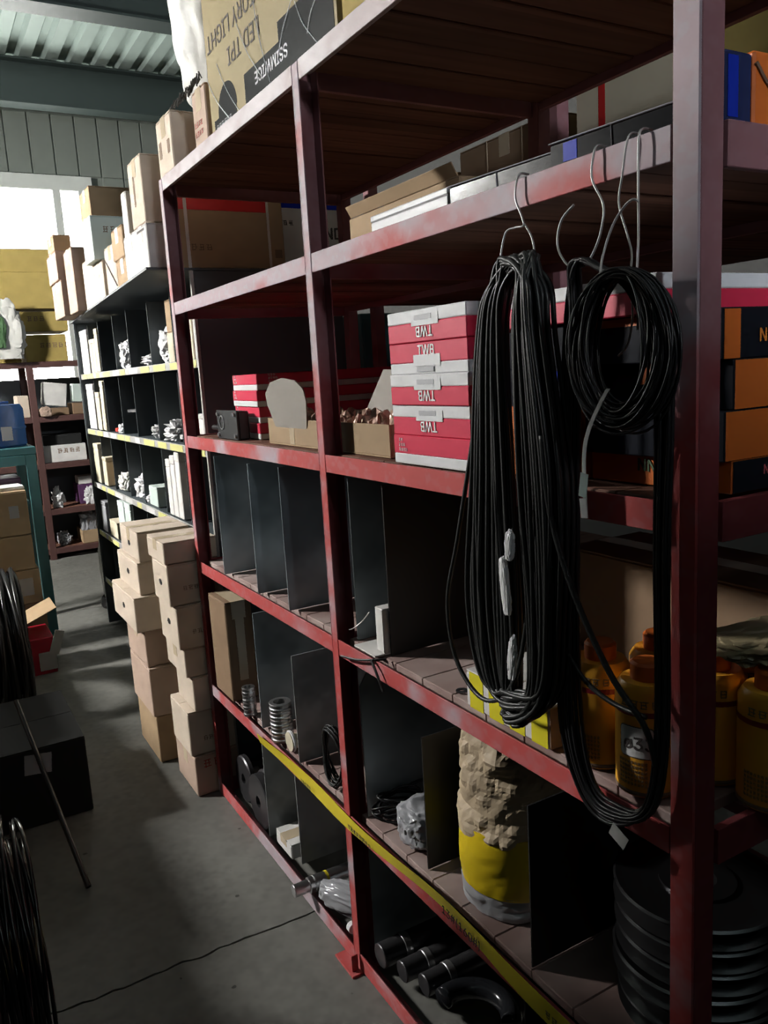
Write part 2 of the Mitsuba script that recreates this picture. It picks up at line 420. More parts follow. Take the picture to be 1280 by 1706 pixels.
# near post: closed square tube
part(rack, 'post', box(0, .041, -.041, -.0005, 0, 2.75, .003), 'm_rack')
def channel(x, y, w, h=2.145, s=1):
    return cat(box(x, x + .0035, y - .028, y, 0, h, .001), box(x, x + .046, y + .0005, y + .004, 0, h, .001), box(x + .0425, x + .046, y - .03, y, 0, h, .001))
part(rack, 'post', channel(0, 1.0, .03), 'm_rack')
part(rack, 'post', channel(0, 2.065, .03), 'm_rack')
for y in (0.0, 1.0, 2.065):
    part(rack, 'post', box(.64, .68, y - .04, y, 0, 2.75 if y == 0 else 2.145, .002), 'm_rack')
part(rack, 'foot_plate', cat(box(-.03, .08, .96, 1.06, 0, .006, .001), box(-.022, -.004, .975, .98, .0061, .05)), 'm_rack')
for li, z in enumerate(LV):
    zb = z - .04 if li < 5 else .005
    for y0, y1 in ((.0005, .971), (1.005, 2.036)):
        part(rack, 'front_beam', cat(box(.0008, .005, y0, y1, zb, z, .001), box(.0052, .028, y0, y1, z - .0275, z - .023, .001)), 'm_rack_lit' if li == 0 else 'm_rack')
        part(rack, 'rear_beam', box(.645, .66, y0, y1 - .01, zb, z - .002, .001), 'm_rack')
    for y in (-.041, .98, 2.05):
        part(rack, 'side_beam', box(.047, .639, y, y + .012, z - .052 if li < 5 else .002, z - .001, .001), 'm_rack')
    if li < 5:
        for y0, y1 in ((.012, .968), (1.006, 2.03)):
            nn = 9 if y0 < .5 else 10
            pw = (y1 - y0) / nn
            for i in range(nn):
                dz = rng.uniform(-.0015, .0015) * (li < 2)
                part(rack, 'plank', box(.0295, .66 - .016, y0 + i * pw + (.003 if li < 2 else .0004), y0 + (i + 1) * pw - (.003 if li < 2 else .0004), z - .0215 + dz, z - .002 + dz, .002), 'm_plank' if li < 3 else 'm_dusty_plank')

# yellow strip along the front of the low shelf, with handwriting
pts = [(1.56, .412), (1.38, .416), (1.2, .415), (.97, .417), (.78, .429), (.59, .437), (.45, .430), (.34, .424), (.15, .426), (-.03, .428)]
P = spline([(0, a, b) for a, b in pts], 6)
xo = -.006 - .004 * np.sin(P[:, 1] * 9)
v = []
for k, (px, py, pz) in enumerate(P):
    tw = .004 * math.sin(py * 7)
    for sx, sz in ((0, -.016), (0, .016), (.0009, .016), (.0009, -.016)):
        v.append([xo[k] + sx + tw * sz / .016, py, pz + sz])
v = np.array(v); f = []
for k in range(len(P) - 1):
    for a in range(4):
        b = (a + 1) % 4
        f += [[4 * k + a, 4 * k + 4 + b, 4 * k + b], [4 * k + a, 4 * k + 4 + a, 4 * k + 4 + b]]
tape = thing('shelf_strip', 'long yellow tape strip with handwritten notes stretched along the low shelf edge', 'tape strip')
part(tape, 'strip', trimesh.Trimesh(v, f, process=False), 'm_tape_yellow')
part(tape, 'handwriting', rota(text_on('13#(160#)', .018, (-.0125, .555, .425), FX, bold=False), 2.5, [1, 0, 0], [0, .5, .43]), 'm_print')
part(tape, 'handwriting', strokes(8, .013, 5, (-.0135, .96, .409), FX, thick=.07), 'm_print')
part(tape, 'handwriting', strokes(5, .012, 6, (-.0125, 1.24, .408), FX, thick=.07), 'm_print')
part(tape, 'handwriting', strokes(2, .014, 8, (-.0125, .245, .418), FX, thick=.07), 'm_print')

# ------------------------------------------------------------------ cartons
def carton(name, b, mat, label, cat_='carton', group=None, rot=0, seam='y', flaps=True, tape=True, tape_mat='m_clear_tape', hole=None, extra=()):
    x0, x1, y0, y1, z0, z1 = b
    c = ((x0 + x1) / 2, (y0 + y1) / 2)
    t = thing(name, label, cat_, group)
    h = z1 - z0
    ft = min(.004, .08 * h)
    body = box(x0, x1, y0, y1, z0, z1 - (ft if flaps else 0), .003)
    part(t, 'body', rotz(body, rot, c), mat)
    if flaps:
        g = .0015
        if seam == 'y':
            fl = [box(x0 + .001, c[0] - g, y0 + .001, y1 - .001, z1 - ft + .0002, z1, .0012), box(c[0] + g, x1 - .001, y0 + .001, y1 - .001, z1 - ft + .0002, z1, .0012)]
        else:
            fl = [box(x0 + .001, x1 - .001, y0 + .001, c[1] - g, z1 - ft + .0002, z1, .0012), box(x0 + .001, x1 - .001, c[1] + g, y1 - .001, z1 - ft + .0002, z1, .0012)]
        for m in fl:
            part(t, 'flap', rotz(m, rot, c), mat)
    if tape:
        w = .024
        d = min(.06, .5 * h)
        if seam == 'y':
            m = cat(box(c[0] - w, c[0] + w, y0 - .0006, y1 + .0006, z1 + .0001, z1 + .0006, .0001), box(c[0] - w, c[0] + w, y0 - .0007, y0 - .0001, z1 - d, z1, .0001), box(c[0] - w, c[0] + w, y1 + .0001, y1 + .0007, z1 - d, z1, .0001))
        else:
            m = cat(box(x0 - .0006, x1 + .0006, c[1] - w, c[1] + w, z1 + .0001, z1 + .0006, .0001), box(x0 - .0007, x0 - .0001, c[1] - w, c[1] + w, z1 - d, z1, .0001), box(x1 + .0001, x1 + .0007, c[1] - w, c[1] + w, z1 - d, z1, .0001))
        part(t, 'packing_tape', rotz(m, rot, c), tape_mat)
    if hole:      # dark hand hole in the -x face
        yy, zz = hole
        part(t, 'hand_hole', rotz(lathe([(0, .0012), (.016, .0012), (.019, 0)], (0, 0, 0), 'z', 16).apply_transform(np.array([[0, 0, -1, x0 - .0002], [-1.0, 0, 0, yy], [0, .6, 0, zz], [0, 0, 0, 1]])), rot, c), 'm_hole', label='dark oval hand hole')
    for nm, m, mm in extra:
        part(t, nm, rotz(m, rot, c), mm)
    return t

# --- stack in the aisle in front of the far bin shelf: near column
G = None
B = [  # x0, x1, y0, y1, z0, z1
    (-.078, .085, 2.075, 2.32, .003, .155, 'm_kraft_rose', 'bottom carton of the near column, red print on its end', None),
    (-.085, .085, 2.085, 2.31, .157, .325, 'm_kraft_pale', 'second carton from the floor in the near column', None),
    (-.058, .082, 2.070, 2.28, .327, .455, 'm_kraft_pale', 'third carton from the floor in the near column, set back', None),
    (-.075, .080, 2.080, 2.32, .457, .565, 'm_kraft_pale', 'fourth carton from the floor in the near column', None),
    (-.090, .080, 2.072, 2.30, .567, .725, 'm_kraft_pale', 'fifth carton from the floor in the near column, hand hole', (2.18, .65)),
    (-.105, .080, 2.080, 2.28, .727, .875, 'm_kraft_pale', 'sixth carton from the floor in the near column, hand hole', (2.18, .80)),
    (-.108, .082, 2.086, 2.31, .877, .955, 'm_kraft_pale', 'flat bright carton on top of the near column', None)]
for i, (a, b, c, d, e, g, m, l, ho) in enumerate(B):
    ex = []
    if i == 0:
        ex = [('print', strokes(3, .035, 11, (-.05, 2.0748, .105), FY), 'm_print_red')]
    if i in (1, 4, 5):
        ex = [('print', strokes(5, .018, 20 + i, (a + .05, c - .0002, e + .05), FY), 'm_print_brown')]
    carton('storage_carton', (a, b, c, d, e, g), m, l + ' of aisle cartons', hole=ho, seam='x', extra=ex, tape=i in (0, 3, 6))
A = [
    (-.120, .085, 2.43, 2.74, .003, .20, 'm_kraft', 'bottom carton of the far column', None),
    (-.130, .085, 2.42, 2.74, .202, .40, 'm_kraft_rose', 'rosy second carton from the floor in the far column', None),
    (-.128, .085, 2.44, 2.75, .402, .555, 'm_kraft_rose', 'third carton from the floor in the far column', None),
    (-.160, .085, 2.41, 2.80, .557, .695, 'm_kraft_pale', 'fourth carton from the floor in the far column, hand hole, jutting out', (2.60, .63)),
    (-.128, .085, 2.43, 2.78, .697, .825, 'm_kraft_pale', 'fifth carton from the floor in the far column, hand hole', (2.60, .765)),
    (-.118, .085, 2.425, 2.72, .827, .945, 'm_kraft_pale', 'bright topmost carton of the far column, hand hole', (2.57, .885))]
for i, (a, b, c, d, e, g, m, l, ho) in enumerate(A):
    carton('storage_carton', (a, b, c, d, e, g), m, l + ' of aisle cartons', hole=ho, seam='x', tape=i in (2, 5))
carton('storage_carton', (.008, .10, 1.83, 2.0, .431, .775), 'm_kraft_dark', 'upright brown carton standing on the low shelf right behind the far rack post', seam='y',
       extra=[('packing_tape', box(.04, .07, 1.8293, 1.8299, .5, .74, .0001), 'm_clear_tape')])

# ------------------------------------------------------------------ top level of the rack
# cling-wrapped carton, printed upside down
x0, y0, y1, z0, z1 = .03, .83, 1.61, 2.1465, 2.66
t = thing('wrapped_carton', 'big carton wrapped in clear film with upside down black lettering on the top shelf', 'carton')
part(t, 'body', box(x0, .55, y0, y1, z0, z1, .008), 'm_wrap_kraft')
dk = cat(slab((x0 - .0003, 1.34, z0 + .005), FX, .49, .085), slab((x0 - .0003, 1.575, z0 + .005), FX, .17, .04), on_face(trimesh.creation.extrude_polygon(sg.Point(0, 0).buffer(.07, 12).intersection(sg.box(-.08, 0, .08, .08)), .0006, engine='earcut'), (x0 - .0003, 1.47, z0 + .045), *FX),
         slab((x0 - .0003, 1.12, z0 + .09), FX, .27, .04))
part(t, 'dark_print', dk, 'm_wrap_dark', label='black printed panel under the film')
part(t, 'print', text_on('FACTORY LIGHT', .042, (x0 - .0008, 1.585, z0 + .215), FX, flip=True, bold=False), 'm_print')
part(t, 'print', text_on('LED TPI', .042, (x0 - .0008, 1.44, z0 + .142), FX, flip=True, bold=False), 'm_print')
part(t, 'print', text_on('SSIMWICE', .027, (x0 - .0012, 1.27, z0 + .045), FX, flip=True), 'm_grey_label')
part(t, 'print', strokes(6, .018, 31, (x0 - .0012, 1.56, z0 + .014), FX), 'm_grey_label')
film = []
for a, b, c, d in ((1.60, 2.30, 1.46, 2.17), (1.52, 2.32, 1.38, 2.16), (1.36, 2.36, 1.22, 2.19), (1.25, 2.42, 1.18, 2.17), (1.02, 2.28, .93, 2.17), (.97, 2.2, .9, 2.26), (1.13, 2.2, 1.02, 2.3)):
    film.append(tube(spline([(x0 - .002, a, b), (x0 - .004, (a + c) / 2 + .01, (b + d) / 2), (x0 - .002, c, d)], 6), .0011, 5))
part(t, 'film_crease', cat(*film), 'm_white_plastic', label='shiny crease of the clear film')
t = thing('white_sack', 'bulging white woven sack with frayed dark hem at the top left of the rack', 'sack')
s = crumple((.19, 1.84, 2.318), (.34, .34, .62), 12, .14, 4, 2.0)
part(t, 'cloth', s, 'm_sack', 40)
hem = []
r = random.Random(2)
for k in range(60):
    yy = 1.66 + .30 * k / 60
    hem.append(tube([(.035 - .01 * r.random(), yy, 2.335 + .012 * r.random()), (.03 - .012 * r.random(), yy + r.uniform(-.012, .012), 2.318 + r.uniform(-.004, .012))], .0022, 4))
part(t, 'frayed_hem', cat(*hem), 'm_sack_dark', kind='stuff', label='frayed dark threads of the hem')
carton('small_carton', (.03, .22, 1.64, 1.755, 2.1465, 2.315), 'm_kraft_rose', 'small pinkish carton under the white sack at the end of the top shelf', seam='x',
       extra=[('print', strokes(4, .016, 41, (.0297, 1.745, 2.19), FX), 'm_print_red'), ('print', strokes(4, .016, 42, (.0297, 1.745, 2.215), FX), 'm_print_red')])
carton('small_carton', (.005, .20, 1.90, 2.06, 2.1465, 2.315), 'm_kraft_pale', 'pale carton with printed marks on the far corner of the top shelf', seam='x',
       extra=[('print', slab((.0047, 2.04, 2.2), FX, .025, .05), 'm_print_brown'), ('print', slab((.0047, 1.95, 2.2), FX, .025, .04), 'm_print_brown')])
carton('small_carton', (.02, .4, .35, .80, 2.1465, 2.55), 'm_kraft_yellow', 'yellowish carton beside the wrapped carton on the top shelf')

# ------------------------------------------------------------------ second level
L2 = 1.7565
t = thing('flat_box', 'white flat box lying on the second shelf beside the long black boxes', 'box')
part(t, 'body', box(.02, .24, .475, .735, L2, L2 + .022, .002), 'm_box_white')
part(t, 'lid', box(.019, .241, .474, .736, L2 + .0222, L2 + .034, .002), 'm_box_white')
def film_box(b, label, blue=None, name='flat_box'):
    t = thing(name, label, 'box')
    x0, x1, y0, y1, z0, z1 = b
    tr = lambda m: rotz(m, 4.5, ((x0 + x1) / 2, (y0 + y1) / 2))
    part(t, 'body', tr(box(*b, .003)), 'm_black_gloss')
    part(t, 'film_seam', tr(tube([(x0 - .001, y0, z1 - .001), (x0 - .001, y1, z1)], .0012, 5)), 'm_grey_plastic', label='shiny seam of the film')
    part(t, 'film_seam', tr(tube([(x0 - .001, (y0 + y1) / 2, z0), (x0 - .001, (y0 + y1) / 2 + .002, z1)], .001, 5)), 'm_grey_plastic')
    if blue:
        part(t, 'blue_mark', tr(slab((x0 - .0003, blue + .012, z0 + .006), FX, .024, z1 - z0 - .01)), 'm_box_blue', label='bright blue printed mark')
    return t
film_box((.022, .22, .238, .470, L2, L2 + .030), 'long glossy black box in film on the second shelf behind the wire hooks, farther half')
film_box((.022, .22, .010, .228, L2, L2 + .034), 'long glossy black box in film on the second shelf next to the near post', .19)
t = thing('flat_box', 'black and blue film-wrapped box on the second shelf just right of the near post', 'box')
part(t, 'body', box(.055, .102, -.030, -.003, L2, L2 + .078, .003), 'm_navy')
part(t, 'blue_panel', slab((.058, -.0303, L2 + .006), FY, .018, .066), 'm_box_blue')
t = thing('flat_box', 'orange box with dark curved lines in film at the right edge of the second shelf', 'box')
part(t, 'body', box(.105, .40, -.030, -.003, L2, L2 + .083, .003), 'm_box_orange')
part(t, 'curved_line', cat(tube(spline([(.107, -.0312, 1.825), (.135, -.0312, 1.80), (.175, -.0312, 1.79)], 6), .0025, 5), tube(spline([(.135, -.0312, 1.80), (.155, -.0312, 1.825), (.185, -.0312, 1.83)], 6), .002, 5)), 'm_print_brown')
carton('shelf_carton', (.245, .55, .75, 1.24, L2, 1.885), 'm_kraft', 'open brown carton on the second shelf behind the white flat box', seam='y', flaps=False, tape=False,
       extra=[('raised_flap', rota(box(.245, .248, .76, 1.23, 1.885, 1.915), -30, [0, 1, 0], [.245, 0, 1.885]), 'm_kraft'), ('print', strokes(4, .03, 51, (.2447, 1.2, L2 + .04), FX), 'm_print_brown')])
# a second rack back to back, seen between the shelves
bk = thing('storage_rack', 'dark steel rack standing back to back behind the red-brown one, loaded with big cartons', 'rack')
for y in (-.4, 1.0, 2.0):
    for x in (.74, 1.26):
        part(bk, 'post', box(x, x + .04, y, y + .04, 0, 2.2, .002), 'm_rack')
for z in (1.757, 1.3, .88, .43):
    for i in range(24):
        part(bk, 'plank', box(.7805, 1.2595, -.36 + i * .1, -.264 + i * .1, z - .02, z, .002), 'm_plank')
    part(bk, 'front_beam', box(.745, .765, -.359, .999, z - .0, z + .03, .001), 'm_rack')
    part(bk, 'front_beam', box(.745, .765, 1.041, 1.999, z - .0, z + .03, .001), 'm_rack')
zb = 1.758
carton('big_carton', (.79, 1.24, .56, .985, zb, 2.30), 'm_cream', 'large cream carton with a red tape stripe on the rack behind', seam='x', tape=False,
       extra=[('red_tape', slab((.7897, .905, zb), FX, .022, .54), 'm_red_tape'), ('print', slab((.7897, .66, zb + .1), FX, .012, .4), 'm_print_brown')])
carton('big_carton', (.785, 1.24, .02, .55, zb, 2.26), 'm_kraft_yellow', 'large yellowish carton with red printed signs behind the near post', seam='x', tape=False,
       extra=[('print', strokes(3, .05, 61, (.7847, .33, zb + .26), FX, thick=.16), 'm_print_red'), ('print', strokes(7, .022, 62, (.7847, .35, zb + .34), FX), 'm_print_brown')])
carton('big_carton', (.79, 1.24, -.34, .01, zb, 2.2), 'm_kraft_yellow', 'plain yellowish carton beside the one with red signs on the rack behind', seam='x')
carton('big_carton', (.79, 1.24, 1.06, 1.50, zb, 2.15), 'm_kraft_dark', 'brown carton tied with string on the rack behind, above the open carton', seam='x',
       extra=[('string', tube([(.789, 1.36, zb), (.789, 1.36, 2.15)], .002, 5), 'm_cut_edge'), ('string', tube([(.789, 1.2, zb), (.789, 1.2, 2.15)], .002, 5), 'm_cut_edge')])
carton('big_carton', (.79, 1.24, 1.52, 1.98, zb, 2.1), 'm_kraft', 'brown carton at the far end of the rack behind', seam='x')
t = thing('steel_cabinet', 'teal steel cabinet seen between the shelves behind the rack', 'cabinet')
part(t, 'body', box(.76, 1.5, 2.15, 2.6, .0, 1.72, .004), 'm_teal')
part(t, 'door_edge', box(.765, .80, 2.140, 2.1495, .02, 1.70, .003), 'm_teal')
part(t, 'door_gap', box(.805, .835, 2.143, 2.1495, .02, 1.70, .001), 'm_teal_dark')
part(t, 'door', box(.84, 1.49, 2.138, 2.1495, .02, 1.70, .003), 'm_teal')

# ------------------------------------------------------------------ third level: boxes of welding parts
L3 = 1.3185
def red_box(b, label, flip, rot=0, face='x', group=None, sheet=True, lines=False):
    x0, x1, y0, y1, z0, z1 = b
    h = z1 - z0
    c = ((x0 + x1) / 2, (y0 + y1) / 2)
    t = thing('red_box', label, 'box', group)
    zw = z0 + h * (.60 if flip else .36)
    lo, hi = ('m_box_red', 'm_box_white') if flip else ('m_box_white', 'm_box_red')
    part(t, 'tray', rotz(box(x0, x1, y0, y1, z0, zw - .0002, .0015), rot, c), lo)
    part(t, 'lid', rotz(box(x0 - .0004, x1 + .0004, y0 - .0004, y1 + .0004, zw, z1, .0015), rot, c), hi)
    if lines:
        for k in range(3):
            part(t, 'print', rotz(strokes(4 - k, .007, 70 + k, (x0 - .0009, y1 - .02, zw + .004 + .0095 * k), FX), rot, c), 'm_ink_white')
            part(t, 'print', rotz(strokes(5 - k, .007, 74 + k, (x0 + .035, y0 - .0009, zw + .004 + .0095 * k), FY), rot, c), 'm_ink_white')
    else:
        th = .018
        yc = (y0 + y1) / 2
        tz = (z0 + .008) if flip else (zw + .013)
        part(t, 'print', rotz(text_on('TWB', th, (x0 - .0009, yc + .028, tz), FX, flip=flip), rot, c), 'm_ink_white')
        lab = slab((x0 - .0008, yc + .042, zw - .006 if flip else z0 + .014), FX, .088, h * .36)
        part(t, 'paper_label', rotz(lab, rot, c), 'm_box_white')
        part(t, 'bar_code', rotz(slab((x0 - .0016, yc + .03, (zw + .004) if flip else z0 + .004), FX, .055, .009), rot, c), 'm_grey_label')
    return t
names = ['bottom', 'second from the bottom', 'middle', 'second from the top', 'top']
zz = [L3, 1.3745, 1.4315, 1.4885, 1.546, 1.604]
fl = [None, True, True, False, True]
for i in range(5):
    o = [0, .002, -.002, .003, 0][i]
    red_box((.02 + o, .245 + o, .437 + o, .693 + o, zz[i] + .0004, zz[i + 1]), f'red and white box reading TWB, {names[i]} in the front red stack' if i else
            'red and white box with small text lines, bottom of the front red stack', bool(fl[i]), lines=i == 0)
for i in range(4):
    o = [0, .004, -.003, .002][i]
    red_box((.09 + o, .53 + o, 1.55 + o, 1.80 + o, L3 + .0478 * i + .0004, L3 + .0478 * (i + 1)), f'red and white box, {["bottom", "second from bottom", "third from bottom", "top"][i]} of the stack behind the open carton', False, rot=-4, lines=True)

def nn_box(b, label, front, side, fmark=None, smark=None, extra=()):
    x0, x1, y0, y1, z0, z1 = b
    t = thing('orange_box', label, 'box')
    part(t, 'body', box(x0, x1, y0, y1, z0, z1, .0015), front)
    if side != front:
        part(t, 'end_panel', slab((x0 + .002, y0 - .0004, z0 + .001), FY, x1 - x0 - .003, z1 - z0 - .002), side)
    if fmark:
        s, m, yy, hh = fmark
        part(t, 'print', text_on(s, hh, (x0 - .0008, yy, z0 + .02), FX), m)
    if smark:
        s, m, xx, hh = smark
        part(t, 'print', text_on(s, hh, (xx, y0 - .0012, z0 + .02), FY), m)
    for nm, mm, mt in extra:
        part(t, nm, mm, mt)
    return t
r4 = [L3, 1.3615, 1.4250, 1.4880, 1.5510]
nn_box((.090, .33, -.02, .225, r4[0] + .0004, r4[1]), 'orange box with dark green letters, bottom of the stack beside the near post', 'm_box_orange', 'm_box_black', ('NN', 'm_ink_green', .135, .017), ('NN', 'm_ink_pink', .150, .012))
nn_box((.072, .32, -.022, .22, r4[1] + .0004, r4[2]), 'black box with orange end, second from bottom in the stack beside the near post', 'm_box_black', 'm_box_orange', None, ('3', 'm_print_brown', .155, .012))
arch = on_face(trimesh.creation.extrude_polygon(sg.Point(0, 0).buffer(.03, 14).intersection(sg.box(-.05, .0, .05, .05)), .0006, engine='earcut'), (.0888, .098, r4[2] + .034), *FX)
nn_box((.0895, .33, -.021, .225, r4[2] + .0004, r4[3]), 'black box with orange half moon print, second from top beside the near post', 'm_box_black', 'm_box_orange', ('LP', 'm_ink_pink', .10, .011), None, [('half_moon_print', arch, 'm_box_orange')])
nn_box((.070, .32, -.019, .22, r4[3] + .0004, r4[4]), 'black box with orange corner and orange letters, top of the stack beside the near post', 'm_box_black', 'm_box_black', None, ('NN', 'm_ink_orange', .137, .016),
       [('orange_corner', slab((.0725, -.0194, r4[3] + .001), FY, .030, .06), 'm_box_orange'), ('orange_edge', slab((.0696, .215, r4[4] - .012), FX, .23, .011), 'm_box_orange')])
c4 = [L3, 1.374, 1.4295, 1.4885, 1.547]
nn_box((.048, .28, .232, .432, c4[0] + .0004, c4[1]), 'plain orange box at the bottom of the stack behind the thick cable coil', 'm_box_orange', 'm_box_orange')
nn_box((.050, .28, .230, .430, c4[1] + .0004, c4[2]), 'orange box with dark letter behind the thick cable coil, second from the bottom', 'm_box_orange', 'm_box_orange', ('N', 'm_ink_green', .382, .018), None,
       [('curved_line', tube(spline([(.049, .285, 1.385), (.049, .268, 1.40), (.049, .25, 1.392), (.049, .24, 1.41)], 6), .0015, 5), 'm_print')])
nn_box((.049, .28, .231, .431, c4[2] + .0004, c4[3]), 'glossy black box with a blue stripe behind the thick cable coil, third from the bottom', 'm_box_black', 'm_box_black', None, None,
       [('blue_stripe', slab((.0486, .262, c4[2] + .004), FX, .011, .05), 'm_box_blue')])
nn_box((.050, .28, .229, .432, c4[3] + .0004, c4[4]), 'glossy black box with orange mark behind the thick cable coil, fourth from the bottom', 'm_box_black', 'm_box_black', ('H', 'm_ink_orange', .283, .018))
red_box((.045, .29, .06, .4335, 1.5515, 1.602), 'long red and white box lying across the orange and black stacks', True, lines=True)

# open carton with wrapped parts
t = thing('open_carton', 'open brown carton of wrapped copper parts on the third shelf behind the middle post', 'carton')
X0, X1, Y0, Y1, Z0, Z1 = .052, .30, .765, 1.425, L3, 1.388
part(t, 'body', cat(box(X0, X1, Y0, Y1, Z0, Z0 + .004, .001), box(X0, X0 + .004, Y0, Y1, Z0 + .0042, Z1, .001), box(X1 - .004, X1, Y0, Y1, Z0 + .0042, Z1, .001), box(X0 + .0042, X1 - .0042, Y0, Y0 + .004, Z0 + .0042, Z1, .001), box(X0 + .0042, X1 - .0042, Y1 - .004, Y1, Z0 + .0042, Z1, .001)), 'm_kraft')
lobe = sg.Polygon([(-.10, 0), (.10, 0), (.125, .07), (.12, .10), (.08, .122), (0, .13), (-.08, .12), (-.13, .09), (-.13, .06)]).buffer(-.012).buffer(.012)
m = on_face(trimesh.creation.extrude_polygon(lobe, .003, engine='earcut'), (X0 + .002, 1.27, Z1 - .022), [0, -1, 0], [-.12, 0, .993])
part(t, 'lobed_flap', m, 'm_grey_board', label='rounded grey flap standing up')
m = on_face(trimesh.creation.extrude_polygon(sg.Polygon([(0, 0), (.32, 0), (.16, .105), (.02, .11)]), .003, engine='earcut'), (X0 + .11, 1.06, Z1 + .012), [0, -1, 0], [.42, 0, .907])
part(t, 'raised_flap', m, 'm_grey_board', label='large grey flap leaning back')
part(t, 'packing_tape', slab((X0 - .0004, 1.28, Z0 + .005), FX, .03, .06), 'm_clear_tape')
r = random.Random(5)
for k in range(22):
    yy = .80 + .58 * (k % 11) / 10 + r.uniform(-.012, .012)
    xx = X0 + .045 + .06 * (k // 11) + r.uniform(-.01, .01)
    whole('wrapped_part', crumple((xx, yy, Z0 + .006 + .002), (.055, .05, .078 + r.uniform(0, .016)), 100 + k, .5, 2, 3.5), 'm_copper', 'small part in creased copper coloured wrap inside the open carton', 'wrapped part', 'wrapped parts in the open carton')
t = thing('motor_mount', 'black square flange block with four bolts on the third shelf by the far post', 'machine part')
part(t, 'body', box(.04, .075, 1.63, 1.80, L3, L3 + .085, .004), 'm_black')
part(t, 'body_plate', box(.034, .0398, 1.625, 1.805, L3, L3 + .088, .003), 'm_plate_black')
for yy in (1.64, 1.79):
    for dz in (.012, .076):
        part(t, 'bolt', lathe([(0, -.006), (.006, -.006), (.006, 0), (0, 0)], (.034, yy, L3 + dz), 'x', 8), 'm_chrome')
part(t, 'shaft', lathe([(0, 0), (.008, 0), (.008, .09), (0, .09)], (.05, 1.801, L3 + .03), 'y', 14), 'm_dark_steel')
part(t, 'bore', lathe([(.018, -.002), (.022, -.002), (.022, 0), (.018, 0)], (.034, 1.76, L3 + .05), 'x', 18), 'm_steel')
t = thing('green_pack', 'green printed plastic pack standing left of the front stack of red boxes', 'pack')
part(t, 'body', crumple((.36, 1.05, L3), (.05, .12, .21), 77, .12, 3, 2), 'm_green', 30)
carton('small_carton', (.33, .50, .80, .97, L3, L3 + .055), 'm_kraft', 'low brown carton beside the green pack on the third shelf', seam='x')

# ------------------------------------------------------------------ steel sheets standing between the goods
def sheet(b, mat, label, cut=None):
    x0, x1, y, z0, z1 = b
    pts = [(x0, z0), (x1, z0), (x1, z1), (x0, z1)]
    if cut:
        pts = [(x0, z0), (x1, z0), (x1, z1), (x0 + cut[0], z1), (x0 + cut[0] * .35, z1 - cut[1] * .35), (x0, z1 - cut[1])]
    m = on_face(trimesh.creation.extrude_polygon(sg.Polygon(pts), .003, engine='earcut'), (0, y, 0), [1, 0, 0], [0, 0, 1])
    return whole('steel_sheet', m, mat, label, 'metal sheet')
z4 = .8825
sheet((.006, .52, 1.79, z4, 1.265), 'm_plate', 'dark blue-grey steel sheet upright on the fourth shelf nearest the far post')
sheet((.004, .52, 1.49, z4, 1.262), 'm_plate', 'smudged blue-grey steel sheet upright on the fourth shelf, second from the far post')
sheet((.006, .50, 1.27, z4, 1.268), 'm_plate', 'blue-grey steel sheet upright on the fourth shelf left of the middle post')
sheet((.036, .50, .94, z4, 1.264), 'm_plate', 'blue-grey steel sheet upright on the fourth shelf just right of the middle post')
sheet((.045, .50, .80, z4, 1.262), 'm_plate_black', 'black steel sheet upright on the fourth shelf behind the white bent board')
z5 = .4305
sheet((.012, .40, 1.58, z5, .80), 'm_plate', 'dark steel sheet upright on the low shelf behind the chrome rings')
sheet((.012, .40, 1.30, z5, .745), 'm_plate_pale', 'pale scratched steel sheet upright on the low shelf left of the middle post')
sheet((.035, .40, .945, z5, .815), 'm_plate', 'blue-grey steel sheet with clipped corner on the low shelf right of the middle post', (.06, .05))
sheet((.040, .40, .685, z5, .735), 'm_plate_black', 'black steel sheet on the low shelf left of the kraft paper roll')
sheet((.034, .42, .335, z5, .745), 'm_plate_black', 'large black steel sheet on the low shelf in front of the kraft paper roll')
sheet((.012, .36, 1.60, .055, .395), 'm_plate_pale', 'bright steel sheet at floor level behind the flanged wheel')
sheet((.012, .36, 1.345, .095, .395), 'm_plate_pale', 'grey steel sheet at floor level behind the chrome shaft')
sheet((.035, .40, .955, .052, .395), 'm_plate', 'blue steel sheet at floor level right of the middle post')
sheet((.034, .42, .36, .052, .39), 'm_plate_black', 'black steel sheet at floor level right of the yellow roll')
t = thing('bent_board', 'white bent board standing on the fourth shelf edge beside the black steel sheet', 'board')
part(t, 'upright', box(.032, .10, .8055, .84, z4 + .0042, z4 + .105, .002), 'm_white_card')
part(t, 'foot', box(.008, .10, .806, .905, z4, z4 + .004, .001), 'm_white_card')
w = [tube(spline([(.03, .86, .97), (.02, .88, .945), (.01, .905, .925), (.012, .93, .915)], 6), .0015, 5)]
whole('loose_wire', cat(*w), 'm_wire', 'thin bright loose wire sticking out beside the white bent board', 'wire')
w = tube(spline([(.02, .78, .885), (-.006, .80, .883), (-.012, .86, .868), (-.014, .93, .857)], 8), .0028, 6)
w2 = tube(spline([(-.006, .80, .883), (-.010, .775, .868), (-.011, .745, .83)], 8), .0028, 6)
whole('tie_wire', cat(w, w2), 'm_black', 'black tie wire twisted over the fourth shelf beam', 'wire')
whole('steel_washer', lathe([(.005, 0), (.012, 0), (.012, .002), (.005, .002), (.005, 0)], (.05, .54, z4 + .0005), 'z', 20), 'm_dark_steel', 'small dark washer lying on the fourth shelf left of the yellow striped carton', 'washer')

